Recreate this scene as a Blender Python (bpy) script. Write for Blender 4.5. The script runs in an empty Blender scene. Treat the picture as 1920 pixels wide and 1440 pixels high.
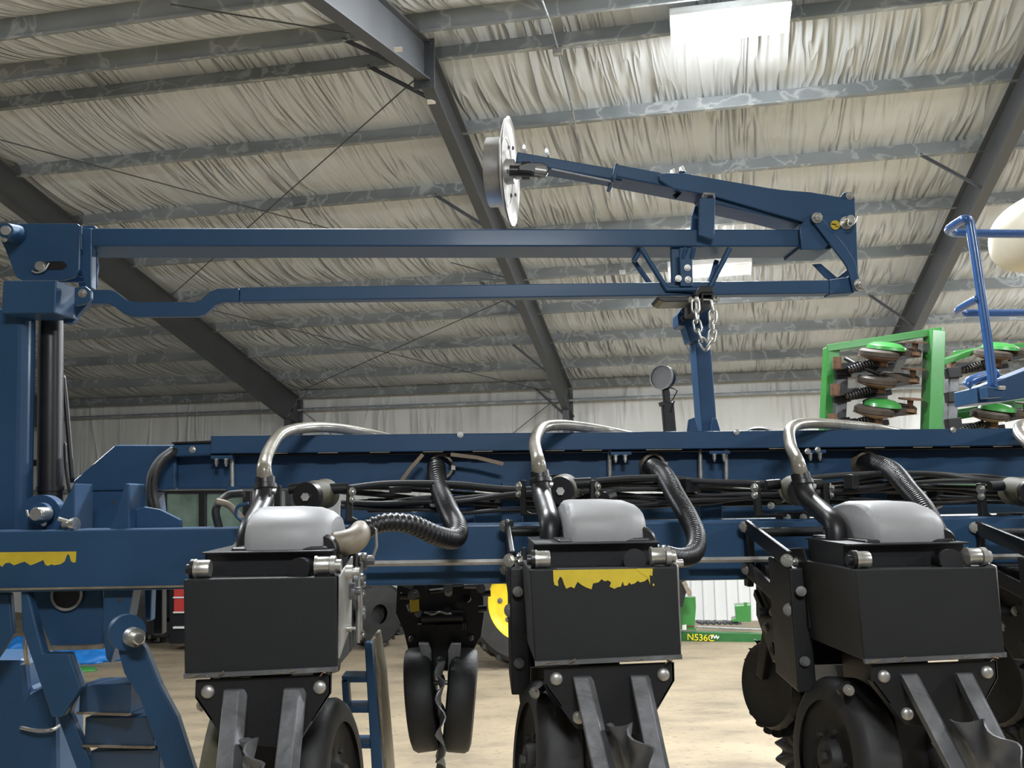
import bpy, bmesh, math, random
from mathutils import Vector, Matrix, noise
random.seed(7)
S = bpy.context.scene
COL = S.collection
V3 = Vector
# ------------------------------------------------------------------ camera
FPX = 1715.0                     # focal length in pixels of the 1920 x 1440 frame
YAW, PITCH, ROLL = 0.042, 0.1269, -0.0146
CAMZ = 2.42
cy, sy, cp, sp = math.cos(YAW), math.sin(YAW), math.cos(PITCH), math.sin(PITCH)
FW = V3((sy*cp, cy*cp, sp)); R0 = V3((cy, -sy, 0)); U0 = R0.cross(FW)
RT = R0*math.cos(ROLL) + U0*math.sin(ROLL)
UP = -R0*math.sin(ROLL) + U0*math.cos(ROLL)
CAM = V3((0, 0, CAMZ))
cd = bpy.data.cameras.new('camera'); cam = bpy.data.objects.new('camera', cd); COL.objects.link(cam)
cd.sensor_width = 36; cd.lens = FPX/1920*36; cd.clip_start = .05; cd.clip_end = 200
m = Matrix.Identity(4)
for i in range(3):
    m[i][0] = RT[i]; m[i][1] = UP[i]; m[i][2] = -FW[i]; m[i][3] = CAM[i]
cam.matrix_world = m
S.camera = cam
# ------------------------------------------------------------------ light and exposure
S.view_settings.view_transform = 'Standard'; S.view_settings.look = 'None'
S.view_settings.gamma = 1; S.view_settings.use_curve_mapping = False
S.view_settings.exposure = 0.5
w = bpy.data.worlds.new('world'); S.world = w; w.use_nodes = True
w.node_tree.nodes['Background'].inputs[0].default_value = (0.90, 0.93, 1.0, 1)
w.node_tree.nodes['Background'].inputs[1].default_value = 0.10

def PX(u, v):
    return FW + RT*((u-960)/FPX) - UP*((v-720)/FPX)
def P(u, v, Y):
    d = PX(u, v); return CAM + d*(Y/d.y)
def G(u, v, z=0.0):
    d = PX(u, v); return CAM + d*((z-CAMZ)/d.z)

# building frame: X along the purlins, Y towards the far wall
BROT = -(YAW + 0.1993)
BM = Matrix.Translation((0, 0, CAMZ)) @ Matrix.Rotation(BROT, 4, 'Z')
def B(x, y, z): return BM @ V3((x, y, z))
def Bn(u, v, yb):                      # pixel -> point on the building plane Y = yb
    d = PX(u, v); n = Matrix.Rotation(BROT, 3, 'Z') @ V3((0, 1, 0))
    return CAM + d*(yb/d.dot(n))
def Bx(u, v, xb):
    d = PX(u, v); n = Matrix.Rotation(BROT, 3, 'Z') @ V3((1, 0, 0))
    return CAM + d*(xb/d.dot(n))
BI = BM.inverted()
K = 0.8
BYW, BHE, BMS, BX2, BDY, BYE = 23.6412*K, 2.9094*K, 0.2308, -3.2598*K, 1.591*K, -0.1941*K
BAY = 6.096
YR = BYW - 8*BDY - BYE - 0.30            # ridge
def zroof(y):                            # plane of the purlin undersides
    return BHE + BMS*(BYW-y) if y >= YR else BHE + BMS*(BYW-YR) - BMS*(YR-y)

# ------------------------------------------------------------------ materials
def nodes(mat):
    mat.use_nodes = True; nt = mat.node_tree
    return nt, nt.nodes, nt.links, nt.nodes['Principled BSDF']
def mk(name, col, rough=.5, metal=0, coat=0, var=.0, vscale=6, bump=0, bscale=40, spec=None, trans=0):
    mat = bpy.data.materials.new(name); nt, N, L, b = nodes(mat)
    b.inputs['Base Color'].default_value = (*col, 1)
    b.inputs['Roughness'].default_value = rough; b.inputs['Metallic'].default_value = metal
    b.inputs['Coat Weight'].default_value = coat; b.inputs['Coat Roughness'].default_value = .15
    if spec is not None: b.inputs['Specular IOR Level'].default_value = spec
    if trans: b.inputs['Transmission Weight'].default_value = trans
    tc = N.new('ShaderNodeTexCoord')
    if var:
        n = N.new('ShaderNodeTexNoise'); n.inputs['Scale'].default_value = vscale; n.inputs['Detail'].default_value = 6
        n.inputs['Roughness'].default_value = .65
        L.new(tc.outputs['Object'], n.inputs['Vector'])
        r = N.new('ShaderNodeValToRGB'); r.color_ramp.elements[0].position = .3; r.color_ramp.elements[1].position = .7
        r.color_ramp.elements[0].color = (*[c*(1-var) for c in col], 1)
        r.color_ramp.elements[1].color = (*[min(1, c*(1+var)) for c in col], 1)
        L.new(n.outputs['Fac'], r.inputs['Fac']); L.new(r.outputs['Color'], b.inputs['Base Color'])
        mr = N.new('ShaderNodeMapRange'); mr.inputs['To Min'].default_value = max(.05, rough-.12); mr.inputs['To Max'].default_value = min(1, rough+.12)
        L.new(n.outputs['Fac'], mr.inputs['Value']); L.new(mr.outputs['Result'], b.inputs['Roughness'])
    if bump:
        n2 = N.new('ShaderNodeTexNoise'); n2.inputs['Scale'].default_value = bscale; n2.inputs['Detail'].default_value = 4
        L.new(tc.outputs['Object'], n2.inputs['Vector'])
        bp = N.new('ShaderNodeBump'); bp.inputs['Strength'].default_value = bump; bp.inputs['Distance'].default_value = .01
        L.new(n2.outputs['Fac'], bp.inputs['Height']); L.new(bp.outputs['Normal'], b.inputs['Normal'])
    return mat
M = {}
M['blue'] = mk('blue_paint', (.023, .070, .150), .46, coat=.06, spec=.32, var=.10, vscale=3, bump=.03, bscale=30)
M['brightblue'] = mk('blue_paint_bright', (.030, .105, .30), .3, coat=.5, var=.06, bump=.05, bscale=50)  # brighter blue paint of the handrail and deck rim
M['black'] = mk('black_satin_paint', (.009, .0095, .0105), .48, spec=.4, var=.2, vscale=4, bump=.05, bscale=90)
M['box'] = mk('black_powder_coat', (.0125, .014, .015), .6, spec=.35, var=.12, vscale=5, bump=.06, bscale=200)
M['plastic'] = mk('black_plastic', (.011, .011, .0125), .38, var=.15, vscale=9)
M['rubber'] = mk('black_rubber', (.018, .018, .018), .62, var=.35, vscale=7, bump=.1, bscale=60)
M['olive'] = mk('dusty_rubber', (.085, .078, .045), .7, var=.3, vscale=7)
M['cover'] = mk('grey_moulded_plastic', (.30, .30, .305), .5, var=.06, vscale=10, bump=.03, bscale=150)
M['zinc'] = mk('zinc_plate', (.62, .61, .57), .3, metal=.85, var=.15, vscale=30)
M['steel'] = mk('worn_steel', (.42, .41, .39), .42, metal=.7, var=.3, vscale=12)
M['dsteel'] = mk('dark_bare_steel', (.17, .175, .185), .45, metal=.6, var=.3, vscale=14, bump=.1, bscale=60)
M['rust'] = mk('rusty_steel', (.12, .062, .035), .75, metal=.2, var=.5, vscale=25)
M['clear'] = mk('cloudy_clear_hose', (.21, .19, .15), .3, var=.3, vscale=14, coat=.4)
M['tan'] = mk('dusty_tan_plastic', (.22, .185, .135), .5, var=.3, vscale=25)
M['frame'] = mk('grey_primer_steel', (.075, .082, .092), .5, var=.12, vscale=2)
M['yellow'] = mk('yellow_decal', (.62, .47, .035), .45, var=.1, vscale=30)
M['jdyellow'] = mk('yellow_wheel_paint', (.74, .56, .02), .4, var=.1)
M['green'] = mk('green_paint', (.035, .20, .04), .35, coat=.3, var=.12, vscale=4)
M['dgreen'] = mk('dark_green_paint', (.02, .12, .03), .4, var=.15)
M['cream'] = mk('cream_poly_tank', (.60, .56, .44), .45, var=.08, vscale=3)
M['red'] = mk('red_paint', (.5, .045, .04), .4, var=.1)
M['white'] = mk('white_paint', (.75, .75, .73), .45, var=.05)
M['glass'] = mk('dusty_green_glass', (.16, .23, .19), .12, var=.4, vscale=1.5, coat=.5)
M['brass'] = mk('brass', (.6, .3, .12), .3, metal=.9)
M['wood'] = mk('dusty_strap', (.24, .18, .12), .6, var=.2)
M['mudrubber'] = mk('dusty_brown_rubber', (.045, .034, .024), .7, var=.4, vscale=12)
M['hub'] = mk('dull_aluminium', (.52, .50, .47), .38, metal=.55, var=.2, vscale=10)
M['grille'] = mk('brushed_grille', (.22, .22, .22), .5, metal=.5)
M['bluetarp'] = mk('blue_tarp', (.01, .16, .5), .5, var=.3, vscale=6)
M['lit'] = None

def galv():
    mat = bpy.data.materials.new('galvanised_steel'); nt, N, L, b = nodes(mat)
    tc = N.new('ShaderNodeTexCoord')
    n1 = N.new('ShaderNodeTexNoise'); n1.inputs['Scale'].default_value = 1.1; n1.inputs['Detail'].default_value = 5
    L.new(tc.outputs['Object'], n1.inputs['Vector'])
    r1 = N.new('ShaderNodeValToRGB')
    e = r1.color_ramp.elements; e[0].position = .3; e[0].color = (.20, .225, .235, 1); e[1].position = .72; e[1].color = (.33, .355, .365, 1)
    L.new(n1.outputs['Fac'], r1.inputs['Fac'])
    # pale oxide tide lines
    n2 = N.new('ShaderNodeTexNoise'); n2.inputs['Scale'].default_value = 2.3; n2.inputs['Detail'].default_value = 3; n2.inputs['Distortion'].default_value = .6
    L.new(tc.outputs['Object'], n2.inputs['Vector'])
    r2 = N.new('ShaderNodeValToRGB'); e = r2.color_ramp.elements
    e[0].position = .50; e[0].color = (0, 0, 0, 1); e[1].position = .53; e[1].color = (1, 1, 1, 1)
    e2 = r2.color_ramp.elements.new(.56); e2.color = (.15, .15, .15, 1); e3 = r2.color_ramp.elements.new(.62); e3.color = (0, 0, 0, 1)
    L.new(n2.outputs['Fac'], r2.inputs['Fac'])
    mx = N.new('ShaderNodeMix'); mx.data_type = 'RGBA'; mx.inputs[7].default_value = (.55, .57, .57, 1)
    mt = N.new('ShaderNodeMath'); mt.operation = 'MULTIPLY'; mt.inputs[1].default_value = .7
    L.new(r2.outputs['Color'], mt.inputs[0]); L.new(mt.outputs[0], mx.inputs[0]); L.new(r1.outputs['Color'], mx.inputs[6])
    L.new(mx.outputs[2], b.inputs['Base Color'])
    b.inputs['Metallic'].default_value = .15; b.inputs['Roughness'].default_value = .45
    return mat
M['galv'] = galv()

def wrinkle(name, axis_scale, base, strength):
    mat = bpy.data.materials.new(name); nt, N, L, b = nodes(mat)
    uv = N.new('ShaderNodeUVMap'); mp = N.new('ShaderNodeMapping')
    L.new(uv.outputs['UV'], mp.inputs['Vector'])
    mp.inputs['Scale'].default_value = (axis_scale[0], axis_scale[1], 1)
    # mask: where the vinyl is slack
    nm = N.new('ShaderNodeTexNoise'); nm.inputs['Scale'].default_value = .9; nm.inputs['Detail'].default_value = 1
    L.new(uv.outputs['UV'], nm.inputs['Vector'])
    rm = N.new('ShaderNodeMapRange'); rm.inputs['From Min'].default_value = .36; rm.inputs['From Max'].default_value = .62
    rm.inputs['To Min'].default_value = .12; L.new(nm.outputs['Fac'], rm.inputs['Value'])
    n = N.new('ShaderNodeTexNoise'); n.inputs['Scale'].default_value = 1.0; n.inputs['Detail'].default_value = 2.2
    n.inputs['Roughness'].default_value = .55; n.inputs['Distortion'].default_value = .35; L.new(mp.outputs['Vector'], n.inputs['Vector'])
    # ridged: 1-|2n-1|
    a = N.new('ShaderNodeMath'); a.operation = 'MULTIPLY_ADD'; a.inputs[1].default_value = 2; a.inputs[2].default_value = -1; L.new(n.outputs['Fac'], a.inputs[0])
    ab = N.new('ShaderNodeMath'); ab.operation = 'ABSOLUTE'; L.new(a.outputs[0], ab.inputs[0])
    pw = N.new('ShaderNodeMath'); pw.operation = 'POWER'; pw.inputs[1].default_value = .7; L.new(ab.outputs[0], pw.inputs[0])
    mu = N.new('ShaderNodeMath'); mu.operation = 'MULTIPLY'; L.new(pw.outputs[0], mu.inputs[0]); L.new(rm.outputs['Result'], mu.inputs[1])
    bp = N.new('ShaderNodeBump'); bp.inputs['Strength'].default_value = strength; bp.inputs['Distance'].default_value = .16; bp.invert = False
    L.new(mu.outputs[0], bp.inputs['Height']); L.new(bp.outputs['Normal'], b.inputs['Normal'])
    c = N.new('ShaderNodeTexNoise'); c.inputs['Scale'].default_value = .5; L.new(uv.outputs['UV'], c.inputs['Vector'])
    r = N.new('ShaderNodeValToRGB'); e = r.color_ramp.elements
    e[0].color = (*[x*.92 for x in base], 1); e[1].color = (*[x*1.05 for x in base], 1); e[0].position = .35; e[1].position = .65
    L.new(c.outputs['Fac'], r.inputs['Fac']); L.new(r.outputs['Color'], b.inputs['Base Color'])
    b.inputs['Roughness'].default_value = .42; b.inputs['Specular IOR Level'].default_value = .5
    return mat
M['insul'] = wrinkle('white_vinyl_insulation', (4.6, .42), (.63, .665, .69), 1.0)
M['insulw'] = wrinkle('white_vinyl_wall_insulation', (1.9, .22), (.72, .73, .71), .8)

def liner():
    mat = bpy.data.materials.new('white_ribbed_liner'); nt, N, L, b = nodes(mat)
    b.inputs['Base Color'].default_value = (.72, .73, .72, 1); b.inputs['Roughness'].default_value = .4
    return mat
M['liner'] = liner()

def floor_mat():
    mat = bpy.data.materials.new('dusty_tan_floor'); nt, N, L, b = nodes(mat)
    tc = N.new('ShaderNodeTexCoord'); mp = N.new('ShaderNodeMapping'); mp.inputs['Rotation'].default_value = (0, 0, BROT); mp.inputs['Scale'].default_value = (.7, 1.5, 1)
    L.new(tc.outputs['Object'], mp.inputs['Vector'])
    n = N.new('ShaderNodeTexNoise'); n.inputs['Scale'].default_value = 1.1; n.inputs['Detail'].default_value = 8; n.inputs['Roughness'].default_value = .62
    L.new(mp.outputs['Vector'], n.inputs['Vector'])
    r = N.new('ShaderNodeValToRGB'); e = r.color_ramp.elements
    e[0].position = .34; e[0].color = (.17, .138, .095, 1); e[1].position = .60; e[1].color = (.31, .25, .165, 1)
    x = r.color_ramp.elements.new(.46); x.color = (.25, .203, .135, 1)
    L.new(n.outputs['Fac'], r.inputs['Fac'])
    n2 = N.new('ShaderNodeTexNoise'); n2.inputs['Scale'].default_value = 14; n2.inputs['Detail'].default_value = 3
    L.new(mp.outputs['Vector'], n2.inputs['Vector'])
    r2 = N.new('ShaderNodeValToRGB'); e = r2.color_ramp.elements; e[0].position = .28; e[0].color = (.35, .34, .33, 1); e[1].position = .40; e[1].color = (1, 1, 1, 1)
    L.new(n2.outputs['Fac'], r2.inputs['Fac'])
    mx = N.new('ShaderNodeMix'); mx.data_type = 'RGBA'; mx.blend_type = 'MULTIPLY'; mx.inputs[0].default_value = .7
    L.new(r.outputs['Color'], mx.inputs[6]); L.new(r2.outputs['Color'], mx.inputs[7]); L.new(mx.outputs[2], b.inputs['Base Color'])
    b.inputs['Roughness'].default_value = .75
    return mat
M['floor'] = floor_mat()
def emis(name, col, s):
    mat = bpy.data.materials.new(name); nt, N, L, b = nodes(mat)
    b.inputs['Base Color'].default_value = (*col, 1)
    b.inputs['Emission Color'].default_value = (*col, 1); b.inputs['Emission Strength'].default_value = s
    return mat
M['lit'] = emis('lit_lamp_tube', (1, 1, 1), 14)
M['litdim'] = emis('dim_lamp_tube', (1, .98, .93), .25)

# ------------------------------------------------------------------ mesh helpers
def bm_new(): return bmesh.new()
def rootloc(o):
    while o is not None and o.parent is not None: o = o.parent
    return o.location.copy() if o is not None else V3((0, 0, 0))
def obj(name, bm, mat, parent=None, smooth=False, bevel=0, seg=2, label=None):
    bmesh.ops.recalc_face_normals(bm, faces=bm.faces)
    me = bpy.data.meshes.new(name)
    if parent is not None: bm.transform(Matrix.Translation(-rootloc(parent)))
    bm.to_mesh(me); bm.free()
    me.materials.append(mat if not isinstance(mat, str) else M[mat])
    if smooth:
        for p in me.polygons: p.use_smooth = True
    o = bpy.data.objects.new(name, me); COL.objects.link(o)
    if smooth == 'auto':
        md = o.modifiers.new('weld_normals', 'EDGE_SPLIT'); md.split_angle = math.radians(35)
    if bevel:
        md = o.modifiers.new('bevel', 'BEVEL'); md.width = bevel; md.segments = seg; md.limit_method = 'ANGLE'; md.angle_limit = math.radians(35)
    if parent is not None: o.parent = parent
    if label: o['label'] = label
    return o
def thing(name, label, cat, loc, group=None):
    o = bpy.data.objects.new(name, None); COL.objects.link(o); o.location = loc; o.empty_display_size = .1
    o['label'] = label; o['category'] = cat
    if group: o['group'] = group
    return o
def solo(name, bm, mat, label, cat, group=None, kind=None, **kw):
    vs = [v.co for v in bm.verts]; 
    lo = V3((sum(v.x for v in vs)/len(vs), sum(v.y for v in vs)/len(vs), min(v.z for v in vs)))
    bm.transform(Matrix.Translation(-lo))
    o = obj(name, bm, mat, None, **kw); o.location = lo
    o['label'] = label; o['category'] = cat
    if group: o['group'] = group
    if kind: o['kind'] = kind
    return o
def struct(name, bm, mat, label=None, **kw):
    o = obj(name, bm, mat, None, **kw); o['kind'] = 'structure'
    if label: o['label'] = label
    return o
def prism(bm, poly, d):                # extrude a planar polygon (list of points) by vector d
    a = [bm.verts.new(p) for p in poly]; b = [bm.verts.new(V3(p)+d) for p in poly]
    n = len(a)
    bm.faces.new(a); bm.faces.new(b[::-1])
    for i in range(n):
        bm.faces.new((a[i], b[i], b[(i+1) % n], a[(i+1) % n]))
    return bm
def plate(bm, pts, Y, t=.01):          # outline in the plane Y, real thickness t away from the camera
    return prism(bm, [P(u, v, Y) for u, v in pts], V3((0, t, 0)))
def frame_of(d, up=V3((0, 0, 1))):
    d = d.normalized()
    if abs(d.dot(up)) > .98: up = V3((0, 1, 0)) if abs(d.y) < .9 else V3((1, 0, 0))
    s = d.cross(up).normalized(); u = s.cross(d).normalized()
    return d, s, u
def bar(bm, a, b, w, h, up=V3((0, 0, 1)), w2=None, h2=None):
    a, b = V3(a), V3(b); d, s, u = frame_of(b-a, up)
    w2 = w if w2 is None else w2; h2 = h if h2 is None else h2
    A = [bm.verts.new(a + s*x*w/2 + u*y*h/2) for x, y in ((-1, -1), (1, -1), (1, 1), (-1, 1))]
    C = [bm.verts.new(b + s*x*w2/2 + u*y*h2/2) for x, y in ((-1, -1), (1, -1), (1, 1), (-1, 1))]
    bm.faces.new(A[::-1]); bm.faces.new(C)
    for i in range(4): bm.faces.new((A[i], A[(i+1) % 4], C[(i+1) % 4], C[i]))
    return bm
def prof(bm, a, b, pts, up=V3((0, 0, 1)), side=None):      # extrude open/closed 2D loop along a->b  (pts: (s,u))
    a, b = V3(a), V3(b); d, s, u = frame_of(b-a, up)
    A = [bm.verts.new(a + s*x + u*y) for x, y in pts]; C = [bm.verts.new(b + s*x + u*y) for x, y in pts]
    n = len(pts)
    for i in range(n): bm.faces.new((A[i], A[(i+1) % n], C[(i+1) % n], C[i]))
    bm.faces.new(A[::-1]); bm.faces.new(C)
    return bm
def cyl(bm, a, b, r, r2=None, n=20, caps=True):
    a, b = V3(a), V3(b); d, s, u = frame_of(b-a); r2 = r if r2 is None else r2
    A, C = [], []
    for i in range(n):
        t = 2*math.pi*i/n; v = s*math.cos(t) + u*math.sin(t)
        A.append(bm.verts.new(a+v*r)); C.append(bm.verts.new(b+v*r2))
    for i in range(n): bm.faces.new((A[i], A[(i+1) % n], C[(i+1) % n], C[i]))
    if caps: bm.faces.new(A[::-1]); bm.faces.new(C)
    return bm
def lathe(bm, c, ax, prf, n=32, closed=False):      # prf: (along, radius)
    c = V3(c); d, s, u = frame_of(V3(ax)); rings = []
    for (z, r) in prf:
        if r < 1e-5: rings.append([bm.verts.new(c+d*z)])
        else: rings.append([bm.verts.new(c + d*z + (s*math.cos(2*math.pi*i/n) + u*math.sin(2*math.pi*i/n))*r) for i in range(n)])
    pairs = list(zip(rings[:-1], rings[1:])) + ([(rings[-1], rings[0])] if closed else [])
    for a, b in pairs:
        for i in range(n):
            j = (i+1) % n
            if len(a) == 1 and len(b) == 1: continue
            if len(a) == 1: bm.faces.new((a[0], b[i], b[j]))
            elif len(b) == 1: bm.faces.new((a[i], b[0], a[j]))
            else: bm.faces.new((a[i], b[i], b[j], a[j]))
    return bm
def crom(pts, k=8):
    pts = [V3(p) for p in pts]; q = [pts[0]*2-pts[1]] + pts + [pts[-1]*2-pts[-2]]; out = []
    for i in range(1, len(q)-2):
        for j in range(k):
            t = j/k; a, b, c, d = q[i-1], q[i], q[i+1], q[i+2]
            out.append(.5*((2*b) + (c-a)*t + (2*a-5*b+4*c-d)*t*t + (3*b-a-3*c+d)*t**3))
    out.append(pts[-1]); return out
def resample(pts, step):
    L = [0]
    for a, b in zip(pts[:-1], pts[1:]): L.append(L[-1] + (b-a).length)
    n = max(2, int(L[-1]/step)); out = []; j = 0
    for i in range(n+1):
        t = L[-1]*i/n
        while j < len(L)-2 and L[j+1] < t: j += 1
        f = (t-L[j])/max(1e-9, L[j+1]-L[j]); out.append(pts[j].lerp(pts[j+1], f))
    return out
def tube(bm, pts, r, n=14, smooth=True, k=8, corr=0, rf=None, step=None):
    p = crom(pts, k) if smooth else [V3(q) for q in pts]
    if corr: p = resample(p, corr)
    elif step: p = resample(p, step)
    rings = []; s = None
    for i, c in enumerate(p):
        d = (p[min(i+1, len(p)-1)] - p[max(i-1, 0)]).normalized()
        if s is None: _, s, _ = frame_of(d)
        s = (s - d*s.dot(d)).normalized(); u = d.cross(s)
        rr = r(i/(len(p)-1)) if callable(r) else r
        if corr: rr *= (1.0 if (i//2) % 2 else .87)
        rings.append([bm.verts.new(c + (s*math.cos(2*math.pi*j/n) + u*math.sin(2*math.pi*j/n))*rr) for j in range(n)])
    for a, b in zip(rings[:-1], rings[1:]):
        for j in range(n): bm.faces.new((a[j], a[(j+1) % n], b[(j+1) % n], b[j]))
    bm.faces.new(rings[0][::-1]); bm.faces.new(rings[-1])
    return bm
def hexbolt(bm, c, ax, r, h=None):     # washer + hex head + stub
    c = V3(c); ax = V3(ax).normalized(); h = h or r*.8
    cyl(bm, c, c+ax*h*.2, r*1.35, n=16)
    cyl(bm, c+ax*h*.2, c+ax*h, r, n=6)
    cyl(bm, c+ax*h, c+ax*h*1.35, r*.55, n=10)
    return bm
def dome(bm, c, ax, r):
    lathe(bm, c, ax, [(0, r), (r*.25, r*.96), (r*.45, r*.75), (r*.58, r*.4), (r*.62, 0)], n=20); return bm
FRONT = V3((0, -1, 0))
def bolt(parent, c, r=.01, ax=FRONT, mat='zinc', name='bolt', h=None):
    b = bm_new(); hexbolt(b, c, ax, r, h); return obj(name, b, mat, parent)
def box(bm, lo, hi):
    lo, hi = V3(lo), V3(hi)
    return prism(bm, [(lo.x, lo.y, lo.z), (hi.x, lo.y, lo.z), (hi.x, lo.y, hi.z), (lo.x, lo.y, hi.z)], V3((0, hi.y-lo.y, 0)))
def rbox(bm, c, sx, sy, sz, rot=0, base=True):       # box at c (base centre) turned by rot
    Rm = Matrix.Rotation(rot, 3, 'Z'); c = V3(c)
    pts = [c + Rm @ V3((x*sx/2, -sy/2, z)) for x, z in ((-1, 0), (1, 0), (1, sz), (-1, sz))]
    return prism(bm, pts, Rm @ V3((0, sy, 0)))
# ------------------------------------------------------------------ the building
XL, XR = BX2-3*BAY, BX2+3*BAY
YN = -7.0
def grid_panel(f, nu, nv, uvf):
    bm = bm_new(); uvl = bm.loops.layers.uv.new('UVMap')
    vs = [[bm.verts.new(f(i/nu, j/nv)) for j in range(nv+1)] for i in range(nu+1)]
    for i in range(nu):
        for j in range(nv):
            fc = bm.faces.new((vs[i][j], vs[i+1][j], vs[i+1][j+1], vs[i][j+1]))
            for lp, (a, b) in zip(fc.loops, ((i, j), (i+1, j), (i+1, j+1), (i, j+1))):
                lp[uvl].uv = uvf(a/nu, b/nv)
    return bm
# floor
bm = bm_new(); q = [B(XL-.2, YN, -CAMZ), B(XR+.2, YN, -CAMZ), B(XR+.2, BYW+.5, -CAMZ), B(XL-.2, BYW+.5, -CAMZ)]
prism(bm, q, V3((0, 0, -.15))); struct('floor', bm, 'floor', 'dusty tan shop floor')
# purlin positions (underside line)
py = [BYW] + [BYW-k*BDY-BYE for k in range(1, 9)]
pyn = [YR-.32-k*BDY for k in range(0, 11)]
PH = .20
# roof insulation, sagging between the purlins; drawn as one continuous vinyl sheet
ys = sorted(set(py+pyn)) ; ys = [YN]+[y for y in ys if y > YN]
def sheet():
    bm = bm_new(); uvl = bm.loops.layers.uv.new('UVMap')
    xs = [XL+(XR-XL)*i/170 for i in range(171)]
    rows = []; 
    for a, b in zip(ys[:-1], ys[1:]):
        n = 8
        for j in range(n):
            t = j/n; y = a+(b-a)*t
            sag = .07*(1-(2*t-1)**2) * (1 if (b-a) > .8 else 0)
            rows.append((y, sag))
    rows.append((ys[-1], 0)); rows.append((BYW+.22, 0))
    vs = []
    for (y, sag) in rows:
        r = []
        for x in xs:
            nz = noise.noise(V3((x*1.7, y*.35, 3.1)))
            r.append(bm.verts.new(B(x, y, zroof(y)+PH+.012 - sag*(1+.9*nz))))
        vs.append(r)
    for i in range(len(rows)-1):
        for j in range(len(xs)-1):
            f = bm.faces.new((vs[i][j], vs[i][j+1], vs[i+1][j+1], vs[i+1][j]))
            f.smooth = True
            for lp, (a, b) in zip(f.loops, ((i, j), (i, j+1), (i+1, j+1), (i+1, j))):
                lp[uvl].uv = (xs[b] - .04*rows[a][0], rows[a][0])
    return bm
struct('ceiling', sheet(), 'insul', 'white vinyl-faced roof insulation sagging between purlins', smooth=True)
# far wall: insulation above, ribbed liner below
ZL = -0.40                                  # top of the ribbed liner, relative to the camera
def wallf(u, v):
    x = XL+(XR-XL)*u; z = ZL + (BHE+PH-ZL)*v
    return B(x, BYW+.21+.03*noise.noise(V3((x*1.2, z*.4, 0))), z)
bm = grid_panel(wallf, 160, 12, lambda a, b: (XL+(XR-XL)*a, (BHE-ZL)*b))
struct('wall_far', bm, 'insulw', 'white vinyl-faced wall insulation', smooth=True)
bm = bm_new(); pts = []; x = XL
while x < XR:
    for dx, dy in ((0, 0), (.17, 0), (.185, -.022), (.215, -.022), (.23, 0)):
        pts.append((x+dx, BYW+.20+dy))
    x += .23
lo = [bm.verts.new(B(a, b, -CAMZ)) for a, b in pts]; hi = [bm.verts.new(B(a, b, ZL)) for a, b in pts]
for i in range(len(pts)-1):
    if (Vector(pts[i])-Vector(pts[i+1])).length > 1e-6: bm.faces.new((lo[i], lo[i+1], hi[i+1], hi[i]))
struct('wall_far_liner', bm, 'liner', 'white ribbed metal liner on the lower wall')
# left end wall
def wl(u, v):
    y = YN + (BYW+.2-YN)*u; return B(XL-.15, y, -CAMZ + (zroof(y)+PH+CAMZ)*v)
struct('wall_left', grid_panel(wl, 60, 8, lambda a, b: (a*26, b*5)), 'insulw', smooth=True)
# Z purlins, one run per line
Zp = [(-.032, 0), (-.032, .016), (-.029, .016), (-.029, .003), (-.0015, .003), (-.0015, PH), (.032, PH), (.032, PH-.016), (.035, PH-.016), (.035, PH+.003-.0), (-.0045, PH+.003), (-.0045, .003), (-.005, 0)]
Zp = [(-.045, .018), (-.045, 0), (.003, 0), (.003, PH-.003), (.045, PH-.003), (.045, PH-.018), (.048, PH-.018), (.048, PH), (0, PH), (0, .003), (-.042, .003), (-.042, .018)]
def purlin(y, k, name='roof_purlin'):
    bm = bm_new(); z = zroof(y)
    far = y >= YR
    n = (V3((0, BMS, 1)) if far else V3((0, -BMS, 1))).normalized()
    n = Matrix.Rotation(BROT, 3, 'Z') @ n
    prof(bm, B(XL, y, z), B(XR, y, z), [(-s, u) for s, u in Zp], up=n)
    return struct(name, bm, 'galv')
for k, y in enumerate(py): purlin(y, k, 'eave_strut' if k == 0 else 'roof_purlin')
for k, y in enumerate(pyn[:8]): purlin(y, k)
# wall girts
def girt(z, y=BYW+.10):
    bm = bm_new(); up = Matrix.Rotation(BROT, 3, 'Z') @ V3((0, -1, 0))
    prof(bm, B(XL, BYW+.17, z), B(XR, BYW+.17, z), [(s*.9, u) for s, u in [(-.045, .018), (-.045, 0), (.003, 0), (.003, .17), (.045, .17), (.045, .155), (.048, .155), (.048, .173), (0, .173), (0, .003), (-.042, .003), (-.042, .018)]], up=up)
    return struct('wall_girt', bm, 'galv')
girt(BHE-.24); girt(BHE-1.95)
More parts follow.
